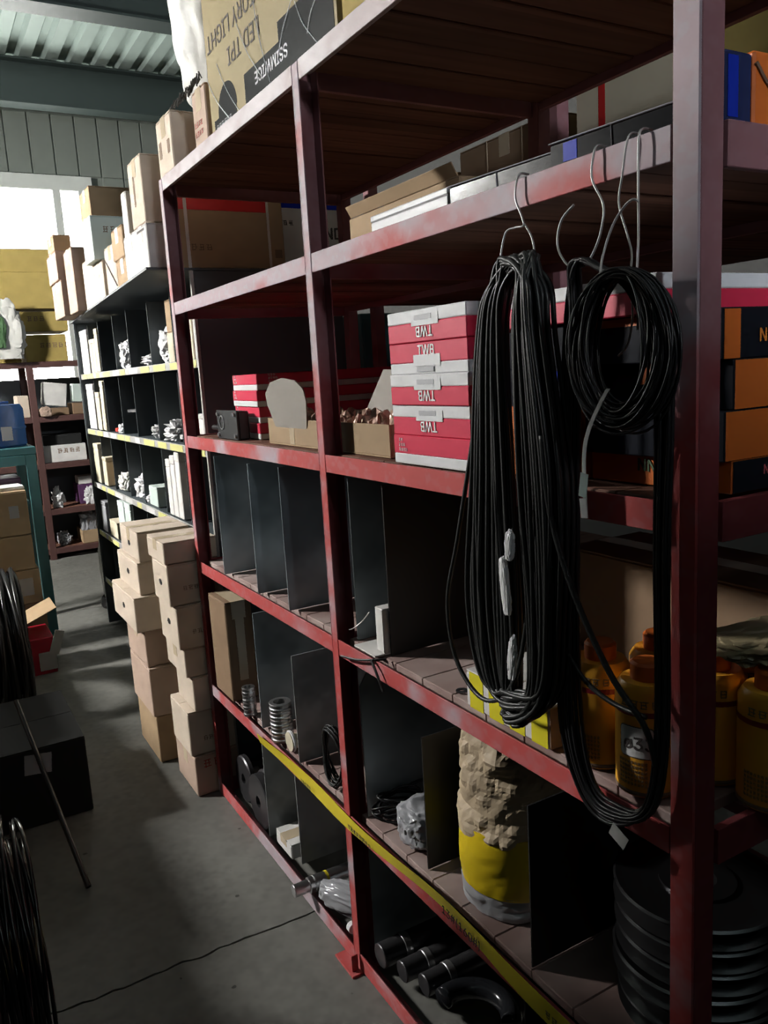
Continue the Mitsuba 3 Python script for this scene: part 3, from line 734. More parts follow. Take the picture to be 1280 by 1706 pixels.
# ------------------------------------------------------------------ fourth level, right bay
x0, x1, y0, y1, z1 = .020, .235, .255, .482, .953
t = carton('striped_carton', (x0, x1, y0, y1, z4, z1), 'm_white_card', 'white carton with broad yellow stripes on the fourth shelf below the thick coil', seam='x', tape=False)
for k in range(4):
    part(t, 'yellow_stripe', slab((x0 - .0004, y1 - .012 - .057 * k, z4 + .001), FX, .040, .068), 'm_yellow_stripe')
part(t, 'plain_end', slab((x0 + .001, y0 - .0004, z4 + .001), FY, x1 - x0 - .002, .068), 'm_kraft_rose')
carton('shelf_carton', (.40, .62, .05, .62, z4, 1.10), 'm_kraft_dark', 'brown carton at the back of the fourth shelf behind the orange cans', seam='y')
def can(x, y, label, sticker=False):
    t = thing('orange_can', label, 'can', None)
    R, H = .045, .165
    part(t, 'body', lathe([(0, 0), (R - .003, 0), (R, .003), (R, H - .012), (R - .008, H), (0, H)], (x, y, z4 + .0005), 'z', 40), 'm_can', 40)
    part(t, 'cap', lathe([(.019, H + .0005), (.024, H + .0005), (.024, H + .022), (.020, H + .026), (0, H + .026)], (x, y, z4 + .0005), 'z', 28), 'm_box_orange', 40)
    part(t, 'dark_band', lathe([(R + .0006, .122), (R + .0006, .130)], (x, y, z4), 'z', 40), 'm_can_red')
    part(t, 'base_ring', lathe([(R + .0005, .004), (R + .0012, .007), (R + .0005, .010)], (x, y, z4), 'z', 40), 'm_print_brown')
    def curved(m, a0, r):
        v = np.array(m.vertices)
        a = a0 + v[:, 0] / r
        m = m.copy(); m.vertices = np.stack([x + (r + v[:, 2]) * np.cos(a), y + (r + v[:, 2]) * np.sin(a), v[:, 1]], -1)
        return m
    sub = lambda m, e: trimesh.Trimesh(*trimesh.remesh.subdivide_to_size(m.vertices, m.faces, e), process=False)
    a0 = math.radians(172)
    g = strokes(4, .013, 91, (0, z4 + .134, 0), ([1, 0, 0], [0, 1, 0])); part(t, 'print', curved(g, a0, R + .0004), 'm_print_brown')
    for k in range(6):
        g = strokes(9, .0045, 95 + k, (0, z4 + .018 + .0065 * k, 0), ([1, 0, 0], [0, 1, 0])); part(t, 'print', curved(g, a0 - .1, R + .0003), 'm_print_brown')
    if sticker:
        pl = sg.box(0, 0, .048, .044).buffer(-.005).buffer(.005)
        m = trimesh.creation.extrude_polygon(pl, .0006, engine='earcut'); m.apply_translation([0, z4 + .062, 0])
        edge = trimesh.creation.extrude_polygon(pl.buffer(.0015), .0004, engine='earcut'); edge.apply_translation([0, z4 + .062, 0])
        part(t, 'sticker_border', curved(sub(edge, .008), a0, R + .0004), 'm_print')
        k = part(t, 'sticker', curved(sub(m, .008), a0, R + .0008), 'm_sticker')
        g = meshkit.text_mesh('\u00f833', .018, .0005, True); g.apply_translation([.005, z4 + .074, 0])
        part(k, 'handwriting', curved(g, a0, R + .0016), 'm_print')
    return t
can(.062, .092, 'orange can with a white sticker marked \u00f833 in front on the fourth shelf', True)
can(.070, .192, 'orange can left of the one with the white sticker on the fourth shelf')
can(.165, .062, 'orange can half hidden behind the long thin cable loop at the near post')
can(.168, .165, 'orange can in the second row behind the two front cans')
can(.262, .070, 'orange can in the back row of the fourth shelf, right side')
can(.262, .170, 'orange can in the back row of the fourth shelf, left side')
can(.165, -.034, 'dark shaded can seen right of the near post on the fourth shelf')
can(.262, -.034, 'dark shaded can at the right picture edge on the fourth shelf')
whole('plastic_film', crumple((.215, .02, z4 + .193), (.22, .14, .03), 64, .4, 3, 3), 'm_wrap_kraft', 'shiny creased film lying over the cans right of the near post', 'film')

# ------------------------------------------------------------------ low shelf goods
def ring_stack(x, y, z, n, R, label):
    t = thing('ring_stack', label, 'machine parts')
    for k in range(n):
        h = .024
        part(t, 'ring', lathe([(R * .6, 0), (R * .96, 0), (R, .003), (R, .008), (R * .93, .011), (R * .93, .018), (R * .99, .021), (R * .95, .0235), (R * .6, .0235), (R * .6, 0)], (x, y, z + h * k), 'z', 32), 'm_chrome' if k % 2 else 'm_steel')
    return t
ring_stack(.035, 1.47, z5, 5, .034, 'stack of shiny chrome bearing rings on the low shelf behind the yellow strip')
ring_stack(.02, 1.70, z5, 4, .022, 'smaller stack of chrome rings on the low shelf near the far post')
ring_stack(.075, 1.66, z5, 4, .026, 'chrome rings beside the smaller stack on the low shelf, farther inside')
t = thing('plastic_fitting', 'cream plastic pipe fitting lying on the low shelf below the chrome rings', 'pipe fitting')
part(t, 'body', lathe([(0, 0), (.028, 0), (.028, .012), (.02, .014), (.02, .04), (.026, .042), (.026, .05), (0, .05)], (.02, 1.385, z5 + .028), 'x', 24), 'm_cream')
part(t, 'collar', lathe([(.0282, .002), (.032, .004), (.032, .009), (.0282, .011)], (.02, 1.385, z5 + .028), 'x', 24), 'm_white_plastic')
w = []
r = random.Random(14)
for k in range(11):
    a = np.linspace(0, 2 * math.pi, 26, endpoint=False)
    ry, rz, ox = .055 + r.uniform(-.006, .006), .078 + r.uniform(-.008, .008), r.uniform(-.012, .012)
    w.append(tube(np.stack([.03 + ox + .006 * np.sin(2 * a + k), 1.105 + ry * np.cos(a), z5 + .094 + rz * np.sin(a)], -1), .0026, 6, True))
whole('cable_coil', cat(*w), 'm_cable', 'small black wire coil leaning on the low shelf left of the middle post', 'cable coil', smooth=True)
t = thing('plastic_bag', 'clear shiny plastic bag with a grey ring on the low shelf above the yellow strip', 'bag')
part(t, 'bag', crumple((.10, .78, z5), (.13, .14, .10), 55, .22, 4, 2.6), 'm_grey_plastic', 25)
part(t, 'grey_ring', tube(np.stack([.13 + 0 * np.linspace(0, 6.28, 24, endpoint=False), .72 + .04 * np.cos(np.linspace(0, 6.28, 24, endpoint=False)), z5 + .115 + .045 * np.sin(np.linspace(0, 6.28, 24, endpoint=False))], -1), .006, 8, True), 'm_plate_pale', True)
w = []
for k in range(9):
    a = np.linspace(0, 2 * math.pi, 22, endpoint=False)
    w.append(tube(np.stack([.11 + .07 * np.cos(a) + r.uniform(-.02, .02), .895 + .038 * np.sin(a), z5 + .012 + .006 * k + .01 * np.sin(2 * a + k)], -1), .003, 6, True))
whole('cable_coil', cat(*w), 'm_cable_dark', 'loose black cable lying flat on the low shelf right of the middle post', 'cable coil', smooth=True)
# roll: yellow film below, kraft paper crumpled over the top, clear bag at the foot
t = thing('wrapped_roll', 'yellow roll with crumpled kraft paper over its top on the low shelf', 'roll')
cx, cy, R = .160, .525, .118
def roll_part(z0, z1, r0, amp, seed, freq, nz=26, na=96, lean=0, rad=None):
    a = np.linspace(0, 2 * np.pi, na, endpoint=False)
    z = np.linspace(0, 1, nz)
    A, Z = np.meshgrid(a, z)
    q = np.stack([np.cos(A) * freq, np.sin(A) * freq, Z * (z1 - z0) / .1 * freq], -1)
    q = q + .8 * np.stack([meshkit.fbm(q * .6 + 3 * k, 2, seed + k) for k in range(3)], -1)
    d = np.abs(2 * meshkit.noise(q, seed) - 1) + .5 * np.abs(2 * meshkit.noise(q * 2.2, seed + 3) - 1) - .7
    rr = r0 * (rad(Z) if rad else 1) + amp * d
    v = np.stack([cx + rr * np.cos(A) + lean * Z, cy + rr * np.sin(A), z0 + (z1 - z0) * Z], -1).reshape(-1, 3)
    f = []
    for i in range(nz - 1):
        for k in range(na):
            l = (k + 1) % na
            f += [[i * na + k, i * na + l, (i + 1) * na + l], [i * na + k, (i + 1) * na + l, (i + 1) * na + k]]
    n0 = len(v)
    v = np.vstack([v, [[cx + lean, cy, z1 - .005], [cx, cy, z0]]])
    for k in range(na):
        l = (k + 1) % na
        f += [[n0, (nz - 1) * na + k, (nz - 1) * na + l], [n0 + 1, l, k]]
    return trimesh.Trimesh(v, f, process=False)
part(t, 'film_foot', roll_part(z5 + .001, z5 + .05, R * 1.0, .012, 21, 2.2), 'm_grey_plastic', 25, label='clear crumpled film at the foot')
part(t, 'yellow_body', roll_part(z5 + .045, z5 + .172, R * .99, .004, 22, 1.6, rad=lambda Z: 1 + .03 * np.sin(Z * 3)), 'm_yellow', 30, label='yellow plastic body')
part(t, 'kraft_cover', roll_part(z5 + .150, z5 + .375, R * 1.0, .017, 23, 2.0, 30, 84, rad=lambda Z: 1.03 - .12 * Z - .5 * np.clip(Z - .88, 0, 1)), 'm_kraft_paper', False, label='crumpled kraft paper over the top')
def sheave(z, k, ox, oy):
    R = .132
    prof = [(.03, 0), (.06, 0), (.06, .004), (R - .02, .004), (R - .004, .001), (R, .004), (R - .022, .0165), (R - .022, .0195), (R, .032), (R - .004, .035), (R - .02, .032), (.06, .032), (.06, .036), (.03, .036), (.03, 0)]
    t = thing('grooved_wheel', f'black grooved wheel stacked behind the near post, {["lowest", "second from below", "third from below", "third from the top", "second from the top", "topmost"][k]}', 'wheel')
    part(t, 'rim', lathe(prof, (.212 + ox, .118 + oy, z), 'z', 56), 'm_wheel', 40)
r = random.Random(6)
for k in range(6):
    sheave(z5 + .0005 + k * .0385, k, r.uniform(-.008, .008), r.uniform(-.006, .006))

# ------------------------------------------------------------------ floor level goods
t = thing('flanged_wheel', 'shiny steel flanged wheel with hub at floor level beside the carton stack', 'wheel')
part(t, 'flange', lathe([(.02, 0), (.095, 0), (.10, .004), (.10, .016), (.09, .02), (.02, .02)], (.062, 1.74, .1015), 'x', 40), 'm_dark_steel', 35)
part(t, 'groove_ring', lathe([(.085, -.03), (.092, -.028), (.092, -.004), (.085, -.001), (.02, -.001), (.02, -.03), (.085, -.03)], (.062, 1.74, .1015), 'x', 40), 'm_dark_steel', 35)
part(t, 'hub', lathe([(.046, .0205), (.046, .085), (.042, .09), (0, .09)], (.062, 1.74, .1015), 'x', 30), 'm_steel', 35)
t = thing('flanged_wheel', 'dark steel disc leaning behind the flanged wheel at floor level', 'wheel')
part(t, 'flange', lathe([(.02, 0), (.08, 0), (.085, .005), (.085, .02), (.02, .02), (.02, 0)], (.055, 1.945, .087), 'x', 36), 'm_dark_steel', 35)
part(t, 'hub', lathe([(.03, .0205), (.03, .06), (0, .06)], (.055, 1.945, .087), 'x', 24), 'm_steel', 35)
carton('small_carton', (.02, .12, 1.44, 1.56, .052, .10), 'm_white_card', 'small white box at floor level below the bright steel sheet', seam='x')
t = thing('steel_shaft', 'polished stepped steel shaft sticking out over the floor beam by the middle post', 'shaft')
part(t, 'body', lathe([(0, 0), (.016, 0), (.018, .002), (.018, .045), (.0225, .047), (.0225, .38), (0, .38)], (-.05, 1.268, .075), 'x', 28), 'm_chrome', 35)
part(t, 'chalk_mark', lathe([(.0229, .098), (.0229, .106)], (-.05, 1.268, .075), 'x', 28), 'm_tape_yellow')
part(t, 'groove', lathe([(.0228, .060), (.0228, .064)], (-.05, 1.268, .075), 'x', 28), 'm_white_plastic')
t = thing('plastic_bottle', 'crushed clear plastic bottle lying behind the floor beam left of the middle post', 'bottle')
part(t, 'body', rota(crumple((.06, 1.13, .052), (.075, .22, .075), 81, .16, 4, 2.6), 25, [0, 0, 1], [.06, 1.13, 0]), 'm_grey_plastic', 30)
part(t, 'cap', lathe([(0, 0), (.014, 0), (.014, .016), (0, .016)], (.012, 1.022, .085), 'y', 18), 'm_white_plastic')
for k, (yy, zz_, R, lab) in enumerate(((.90, .083, .030, 'dark steel round bar at floor level, nearest the middle post'), (.83, .078, .026, 'dark steel round bar at floor level, second from the middle post'), (.765, .078, .026, 'dark steel round bar at floor level, third from the middle post'))):
    t = thing('round_bar', lab, 'metal bar')
    part(t, 'body', lathe([(0, 0), (R - .002, 0), (R, .002), (R, .36), (0, .36)], (.02 + .02 * k, yy, zz_), 'x', 26), 'm_dark_steel', 35)
    part(t, 'bright_collar', lathe([(R + .0005, .06), (R + .002, .062), (R + .002, .078), (R + .0005, .08)], (.02 + .02 * k, yy, zz_), 'x', 26), 'm_steel', 35)
a = np.linspace(-.3, 2.4, 22)
whole('rubber_hose', tube(np.stack([.10 + .085 * np.sin(a) , .625 + .085 * np.cos(a), np.full_like(a, .078)], -1), .024, 12), 'm_black_gloss', 'bent thick black hose lying at floor level below the yellow roll', 'hose', smooth=True)

# ------------------------------------------------------------------ cables on hooks
def hook(P, label, r=.0016, group=None):
    whole('wire_hook', tube(spline(P, 8), r, 8), 'm_wire', label, 'hook', group, smooth=True)
x = -.010
hook([(.012, .262, 1.7615), (-.003, .262, 1.7615), (-.008, .265, 1.75), (x, .266, 1.728), (x - .002, .250, 1.700), (x - .004, .246, 1.688), (x - .006, .262, 1.688), (x - .010, .279, 1.682), (x - .014, .287, 1.640), (x - .012, .272, 1.625), (x - .006, .244, 1.624), (x - .002, .227, 1.640), (x, .232, 1.668), (x - .002, .245, 1.690)], 'bent wire hook carrying the thick cable coil')
hook([(.012, .112, 1.7615), (-.003, .112, 1.7615), (-.008, .114, 1.75), (x, .115, 1.722), (x, .097, 1.690), (x - .002, .095, 1.668), (x - .006, .102, 1.640), (x - .012, .117, 1.617), (x - .018, .139, 1.618), (x - .022, .156, 1.645), (x - .022, .149, 1.676), (x - .018, .129, 1.693)], 'open S-shaped wire hook carrying the long thin cable loop')
hook([(.012, .056, 1.7615), (-.003, .056, 1.7615), (-.009, .058, 1.75), (x, .064, 1.716), (x, .070, 1.684), (x - .002, .055, 1.645), (x - .003, .047, 1.62), (x - .003, .050, 1.59), (x - .003, .046, 1.55), (x - .003, .054, 1.515), (x - .003, .07, 1.50)], 'wavy wire hook left of the straight one above the round coil', .0014)
hook([(.012, .038, 1.7615), (-.003, .038, 1.7615), (-.010, .038, 1.75), (x, .039, 1.70), (x, .039, 1.64), (x - .003, .039, 1.592), (x - .003, .037, 1.56), (x - .003, .038, 1.53)], 'straight wire hook nearest the near post')
hook([(x - .004, .034, 1.678), (x - .008, .040, 1.682), (x - .010, .052, 1.676), (x - .016, .066, 1.655), (x - .026, .073, 1.618), (x - .036, .066, 1.590), (x - .042, .055, 1.580)], 'curved ring hook holding the round cable coil')

r = random.Random(21)
strands = []
for k in range(58):
    s, q, w = r.random(), r.random(), r.random()
    xl, xr = -.020 - .024 * r.random(), -.028 - .034 * r.random()
    dip = r.random()
    ty = .197 + .072 * r.random()
    P = [(-.03 - .014 * w, ty, 1.647 - .012 * r.random()),
         (xl, .262 + .040 * s, 1.605), (xl, .275 + .058 * s, 1.53),
         (xl, .268 + .095 * s + r.uniform(-.006, .006), 1.33), (xl, .262 + .128 * s + r.uniform(-.008, .008), 1.12),
         (xl - .004, .262 + .085 * s, 1.00 - .01 * dip), (-.038 - .02 * w, .262 + r.uniform(-.015, .02), .945 + .055 * dip),
         (xr, .215 - .045 * q, 1.005 + .02 * dip), (xr, .212 - .064 * q + r.uniform(-.006, .006), 1.14),
         (xr, .226 - .090 * q + r.uniform(-.006, .006), 1.33), (xr, .226 - .058 * q, 1.53), (xr, .214 - .034 * q, 1.605)]
    strands.append(tube(spline(P, 6, True), .0036, 6, True))
P = [(-.034, .245, 1.645), (-.03, .31, 1.60), (-.032, .35, 1.42), (-.034, .41, 1.22), (-.036, .447, 1.10), (-.038, .425, 1.0), (-.04, .35, .955), (-.045, .27, 1.0), (-.05, .22, 1.12), (-.05, .19, 1.35), (-.045, .22, 1.60)]
strands.append(tube(spline(P, 8, True), .0038, 8, True))
t = thing('cable_coil', 'thick bundle of black cable hanging in long loops from the first wire hook', 'cable coil')
part(t, 'cable', cat(*strands), 'm_cable', True)
P = [(-.06, .165, 1.40), (-.058, .155, 1.30), (-.05, .12, 1.19), (-.044, .06, 1.09), (-.034, .01, 1.03), (-.03, -.005, .98)]
part(t, 'loose_cable', tube(spline(P, 8), .0042, 8), 'm_cable', True)
fold = []
for k, (yy, za, zb2) in enumerate(((.236, 1.245, 1.215), (.242, 1.20, 1.13), (.240, 1.085, 1.03))):
    m = crumple((-.066, yy, zb2), (.012, .018, za - zb2 + .02), 500 + k, .3, 3, 3)
    fold.append(rota(m, 6 * (-1) ** k, [1, 0, 0], [-.05, yy, zb2]))
for m in fold:
    part(t, 'white_wrap', m, 'm_white_plastic', label='strip of white film caught in the bundle')
strands = []
for k in range(16):
    s, q = r.random(), r.random()
    xo = -.016 - .012 * r.random()
    P = [(xo - .006, .118 + .016 * r.random(), 1.622), (xo, .128 + .020 * s, 1.56), (xo, .136 + .025 * s, 1.40), (xo, .143 + .024 * s, 1.15), (xo, .138 + .040 * s, .98), (xo - .004, .112 + .02 * s, .905 - .025 * s),
         (xo - .006, .072, .862 + .03 * (1 - s)), (xo - .004, .022 - .018 * q, .91), (xo, .004 - .02 * q, 1.02), (xo, .006 - .022 * q, 1.25), (xo, .006 - .028 * q, 1.42), (xo, .012 - .030 * q, 1.50), (xo, .045 - .022 * q, 1.574), (xo, .088 - .01 * q, 1.606)]
    strands.append(tube(spline(P, 6, True), .0030, 6, True))
t = thing('cable_coil', 'long thin loop of black cable hanging from the S hook down past the orange cans', 'cable coil')
part(t, 'cable', cat(*strands), 'm_cable_dark', True)
part(t, 'loose_cable', tube(spline([(-.03, .165, 1.10), (-.024, .13, 1.055), (-.02, .08, 1.035), (-.02, .02, 1.035)], 8), .0036, 8), 'm_cable', True)
part(t, 'white_tag', rota(box(-.040, -.0392, .036, .066, .846, .868, .0002), 25, [1, 0, 0], [0, .051, .857]), 'm_white_card', label='white paper tag at the bottom of the loop')
strands = []
for k in range(44):
    a = np.linspace(0, 2 * np.pi, 40, endpoint=False)
    ry = .042 + .041 * r.random() ** .8
    rz = .078 + .33 * (ry - .042) + r.uniform(-.002, .003)
    cy_, cz_ = .032 + r.uniform(-.007, .007), 1.598 - rz + r.uniform(-.008, .004)
    xo = -.046 + r.uniform(-.012, .012)
    strands.append(tube(np.stack([xo + .005 * np.sin(a * 2 + k), cy_ + ry * np.cos(a), cz_ + rz * np.sin(a)], -1), r.uniform(.0014, .0022), 6, True))
t = thing('cable_coil', 'round coil of thin black cable hanging from the ring hook beside the near post', 'cable coil')
part(t, 'cable', cat(*strands), 'm_cable_dark', True)
P = spline([(-.062, .040, 1.462), (-.063, .052, 1.445), (-.064, .070, 1.415), (-.064, .080, 1.385), (-.064, .081, 1.345), (-.064, .079, 1.305)], 6)
v, f = [], []
for k, p in enumerate(P):
    for dx, dy in ((0, -.0032), (0, .0032), (.0012, .0032), (.0012, -.0032)):
        v.append([p[0] + dx, p[1] + dy, p[2]])
for k in range(len(P) - 1):
    for q in range(4):
        l = (q + 1) % 4
        f += [[4 * k + q, 4 * k + 4 + q, 4 * k + 4 + l], [4 * k + q, 4 * k + 4 + l, 4 * k + l]]
st = part(t, 'label_strap', trimesh.Trimesh(v, f, process=False), 'm_label_grey', label='pale strap hanging from the coil')
part(st, 'paper_tag', rota(box(-.0655, -.0645, .074, .088, 1.325, 1.356, .0002), 8, [1, 0, 0], [0, .08, 1.34]), 'm_teal_tag')
part(st, 'tape_end', rota(box(-.0657, -.0643, .075, .087, 1.298, 1.3235, .0002), -6, [1, 0, 0], [0, .08, 1.31]), 'm_white_plastic')

# ------------------------------------------------------------------ dark bin shelf beyond the rack
X0, X1, Y0, Y1 = .135, .72, 2.22, 4.62
bs = thing('bin_shelf', 'dark steel shelf unit with many small compartments and labelled grey edges beyond the red-brown rack', 'shelf')
part(bs, 'side_panel', box(X0, X1, Y0, Y0 + .012, 0, 1.885, .002), 'm_shelf_steel')
part(bs, 'side_panel', box(X0, X1, Y1 - .012, Y1, 0, 1.885, .002), 'm_shelf_steel')
part(bs, 'edge_strip', box(X0 - .012, X0 - .0005, Y0 - .002, Y0 + .014, 0, 1.885, .001), 'm_shelf_lip', label='grey front edge of the near side')
part(bs, 'edge_strip', box(X0 - .012, X0 - .0005, Y1 - .014, Y1, 0, 1.885, .001), 'm_shelf_steel')
part(bs, 'back_panel', box(X1 - .01, X1 - .004, Y0 + .0125, Y1 - .0125, 0, 1.885, .001), 'm_shelf_steel')
top = trimesh.creation.extrude_polygon(sg.Polygon([(-.03, Y0 - .0), (.115, Y1 + .05), (X1, Y1 + .05), (X1, Y0)]), .008, engine='earcut'); top.apply_translation([0, 0, 1.886])
part(bs, 'top_sheet', top, 'm_shelf_steel')
SZ = [1.575, 1.245, .915, .61, .30]
dv = [2.62, 2.99, 3.39, 3.70, 4.07, 4.36]
r = random.Random(9)
for i, z in enumerate(SZ):
    part(bs, 'shelf', box(X0 + .004, X1 - .011, Y0 + .0125, Y1 - .0125, z - .012, z, .001), 'm_shelf_steel')
    lip = part(bs, 'front_lip', box(X0 - .004, X0 + .0035, Y0 + .015, Y1 - .015, z - .028, z + .004, .001), 'm_shelf_lip')
    y = Y0 + .05
    while y < Y1 - .2:
        w = r.uniform(.08, .2)
        part(lip, 'label_card', box(X0 - .0052, X0 - .0042, y, y + w, z - .026, z + .001, .0001), 'm_label_yellow' if r.random() < .45 else 'm_label_grey')
        y += w + r.uniform(.02, .12)
    up = ([1.884] + SZ)[i]
    for d in dv:
        part(bs, 'divider', box(X0 + .02, X1 - .012, d, d + .004, z + .001, up - .03, .001), 'm_shelf_steel')
def bag(y0, y1, z, h, mat, label, seed, dx=.14, name='plastic_bag', cat_='bag', amp=.4):
    t = thing(name, label, cat_)
    part(t, 'wrap', crumple((X0 + .012 + dx / 2, (y0 + y1) / 2, z + .0005), (dx, y1 - y0, h), seed, amp, 4, 2.8), mat, 25)
def slim(y0, y1, z, h, mat, label, dx=.2, name='slim_box', x=None, tilt=0, n=1):
    x = X0 + .012 if x is None else x
    t = thing(name, label, 'box')
    m = box(x, x + dx, y0, y1, z + .0006, z + h * .86, .003); l = box(x - .001, x + dx + .001, y0 - .001, y1 + .001, z + h * .86 + .0004, z + h, .003)
    if tilt:
        m, l = (rota(q, tilt, [1, 0, 0], [x, y0, z]) for q in (m, l))
    part(t, 'body', m, mat); part(t, 'lid', l, mat)
S = SZ[0] + .004
slim(4.38, 4.59, S, .255, 'm_white_card', 'tall white box in the far end compartment of the top bin row')
for k in range(3):
    slim(4.085 + .085 * k, 4.16 + .085 * k, S, .19 + .05 * (k == 0), 'm_cream', f'cream upright board box in the second bin of the top row, {["near", "middle", "far"][k]} one')
bag(3.46, 3.68, S, .155, 'm_white_plastic', 'white creased plastic bag in the third bin of the top row', 301)
bag(3.03, 3.22, S, .06, 'm_white_plastic', 'flat white plastic bag in a top row bin, left of the tall bag', 302)
bag(2.72, 2.96, S, .18, 'm_white_plastic', 'tall white creased plastic bag in the top row just left of the far rack post', 303, .18)
carton('small_carton', (X0 + .02, X0 + .2, 2.632, 2.712, S, S + .12), 'm_cream', 'cream carton below a brown one beside the tall bag in the top bin row', seam='x', tape=False)
carton('small_carton', (X0 + .022, X0 + .2, 2.634, 2.71, S + .1205, S + .25), 'm_kraft', 'brown carton on the cream one beside the tall bag in the top bin row', seam='x', tape=False)
for k in range(3):
    slim(2.265 + .075 * k, 2.325 + .075 * k, S, .20 - .01 * k, 'm_cream' if k else 'm_white_card', f'pale upright slim box in the nearest bin of the top row, {["near", "middle", "far"][k]} one', .12)
S = SZ[1] + .004
slim(4.38, 4.58, S, .27, 'm_white_card', 'tall white box in the far end bin of the second row')
slim(4.22, 4.33, S, .22, 'm_cream', 'cream slim box leaning in the second row, left one of a pair')
slim(4.105, 4.185, S, .28, 'm_cream', 'taller cream slim box in the second row, right one of a pair', tilt=3)
t = thing('metal_funnel', 'shiny metal funnel flange standing in the second bin row', 'funnel')
fx, fy = X0 + .13, 3.53
part(t, 'cone', lathe([(.03, 0), (.034, .0), (.045, .05), (.075, .115), (.072, .115), (.04, .05), (.03, 0)], (fx, fy, S), 'z', 30), 'm_steel', 40)
part(t, 'rim', lathe([(.075, .1155), (.115, .1155), (.115, .127), (.07, .127), (.07, .1155)], (fx, fy, S), 'z', 30), 'm_chrome', 40)
bag(3.74, 3.86, S, .05, 'm_white_plastic', 'small creased bag beside the red cap in the second bin row', 304, .08)
whole('bottle_cap', lathe([(0, 0), (.018, 0), (.02, .003), (.018, .02), (0, .022)], (X0 + .05, 3.96, S + .0005), 'z', 18), 'm_cap_red', 'small red cap lying in the second bin row', 'cap')
bag(2.72, 2.96, S, .10, 'm_white_plastic', 'heap of creased foil bags in the second bin row left of the far rack post', 305, .18, amp=.7)
bag(3.03, 3.16, S, .07, 'm_white_plastic', 'small creased foil bag beside the foil heap in the second bin row', 306, .12, amp=.6)
slim(2.27, 2.44, S, .125, 'm_white_card', 'white cup shaped pack in the nearest bin of the second row', .12)
S = SZ[2] + .004
slim(4.44, 4.58, S, .24, 'm_cream', 'cream slim box in the far end bin of the third row')
slim(4.24, 4.34, S, .17, 'm_cream', 'cream slim box left of the brown carton in the third bin row')
carton('small_carton', (X0 + .06, X0 + .25, 4.085, 4.225, S, S + .165), 'm_kraft', 'brown carton in the second bin of the third row', seam='x', tape=False)
bag(3.86, 4.05, S, .105, 'm_sack', 'cream cloth bag in front of the brown carton in the third bin row', 307, .1)
bag(3.42, 3.66, S, .135, 'm_white_plastic', 'white bag with a pointed top in the third bin row', 308, .14)
carton('small_carton', (X0 + .02, X0 + .13, 3.15, 3.30, S, S + .095), 'm_pale_green', 'small pale green box standing alone in the third bin row', seam='x', tape=False)
bag(3.31, 3.38, S, .04, 'm_white_plastic', 'tiny plastic bag left of the pale green box in the third row', 309, .06)
for k in range(3):
    slim(2.70 + .075 * k, 2.765 + .075 * k, S, .29 - .02 * k, 'm_white_card', f'tall white rolled sheet pack in the third row left of the far post, {["near", "middle", "far"][k]} one', .14)
S = SZ[3] + .004
slim(4.42, 4.56, S, .19, 'm_grey_plastic', 'grey plastic pack in the far end bin of the fourth row')
slim(4.13, 4.33, S, .10, 'm_cream', 'low cream box in the second bin of the fourth row')
slim(3.90, 4.05, S, .245, 'm_pale_green', 'tall pale green box in the fourth bin row, left of two')
slim(3.74, 3.875, S, .255, 'm_pale_green', 'tall pale green box in the fourth bin row, right of two')
bag(2.17, 2.215, .957, .16, 'm_white_plastic', 'creased white plastic bag standing on the bright top carton behind the far rack post', 310, .11)
t = thing('wrapped_column', 'bundle in dusty film standing on the floor at the far end of bins', 'bundle')
m = crumple((.235, 5.0, .06), (.13, .14, .46), 312, .2, 4, 2.6)
part(t, 'wrap', m, 'm_sack', 30)
part(t, 'dark_foot', lathe([(.0, 0), (.07, 0), (.08, .02), (.072, .07), (.065, .08)], (.235, 5.0, 0.0), 'z', 24), 'm_black')

# cartons on top of the bin shelf
zt = 1.8945
carton('big_carton', (.10, .50, 2.235, 2.60, zt, 2.17), 'm_kraft', 'large brown carton with red top band on the near end of the bin shelf', seam='y',
       extra=[('red_band', slab((.10 + .005, 2.2346, zt + .20), FY, .34, .073), 'm_red_tape'), ('strap', slab((.125, 2.2338, zt), FY, .012, .274), 'm_white_card'), ('strap', slab((.435, 2.2338, zt), FY, .010, .274), 'm_white_card'),
              ('print', strokes(3, .025, 71, (.14, 2.2336, zt + .06), FY), 'm_print_brown'), ('print', slab((.46, 2.2336, zt + .04), FY, .028, .03), 'm_print_brown')])
carton('big_carton', (.515, .80, 2.30, 2.60, zt, 2.19), 'm_white_card', 'white carton with dark blue bands and black letters behind the middle post', seam='y', tape=False,
       extra=[('blue_band', slab((.516, 2.2996, zt + .235), FY, .283, .06), 'm_box_blue'), ('blue_band', slab((.516, 2.2996, zt + .004), FY, .283, .03), 'm_navy'),
              ('print', text_on('NND', .042, (.655, 2.2992, zt + .125), FY), 'm_print'), ('print', strokes(2, .035, 72, (.665, 2.2992, zt + .065), FY, thick=.16), 'm_print'), ('print', strokes(2, .02, 73, (.53, 2.2992, zt + .17), FY), 'm_print')])
carton('shelf_carton', (-.012, .095, 2.235, 2.40, zt, 2.045), 'm_white_card', 'bright white carton at the near corner of the bin shelf top, right of its twin', seam='x', extra=[('print', slab((-.0124, 2.36, 2.025), FX, .10, .008), 'm_print')])
carton('shelf_carton', (-.005, .095, 2.405, 2.60, zt, 2.05), 'm_white_card', 'bright white carton left of its twin at the near end of the bin shelf top', seam='x')
carton('shelf_carton', (-.006, .094, 2.25, 2.43, 2.0515, 2.275), 'm_kraft_pale', 'tall pale carton standing on the two bright white cartons', seam='x', extra=[('print', slab((-.0064, 2.37, 2.12), FX, .02, .1), 'm_print_brown')])
carton('shelf_carton', (.035, .15, 2.66, 2.74, zt, 2.24), 'm_white_card', 'thin upright white carton beside the tall pale one on the bin shelf top', seam='x')
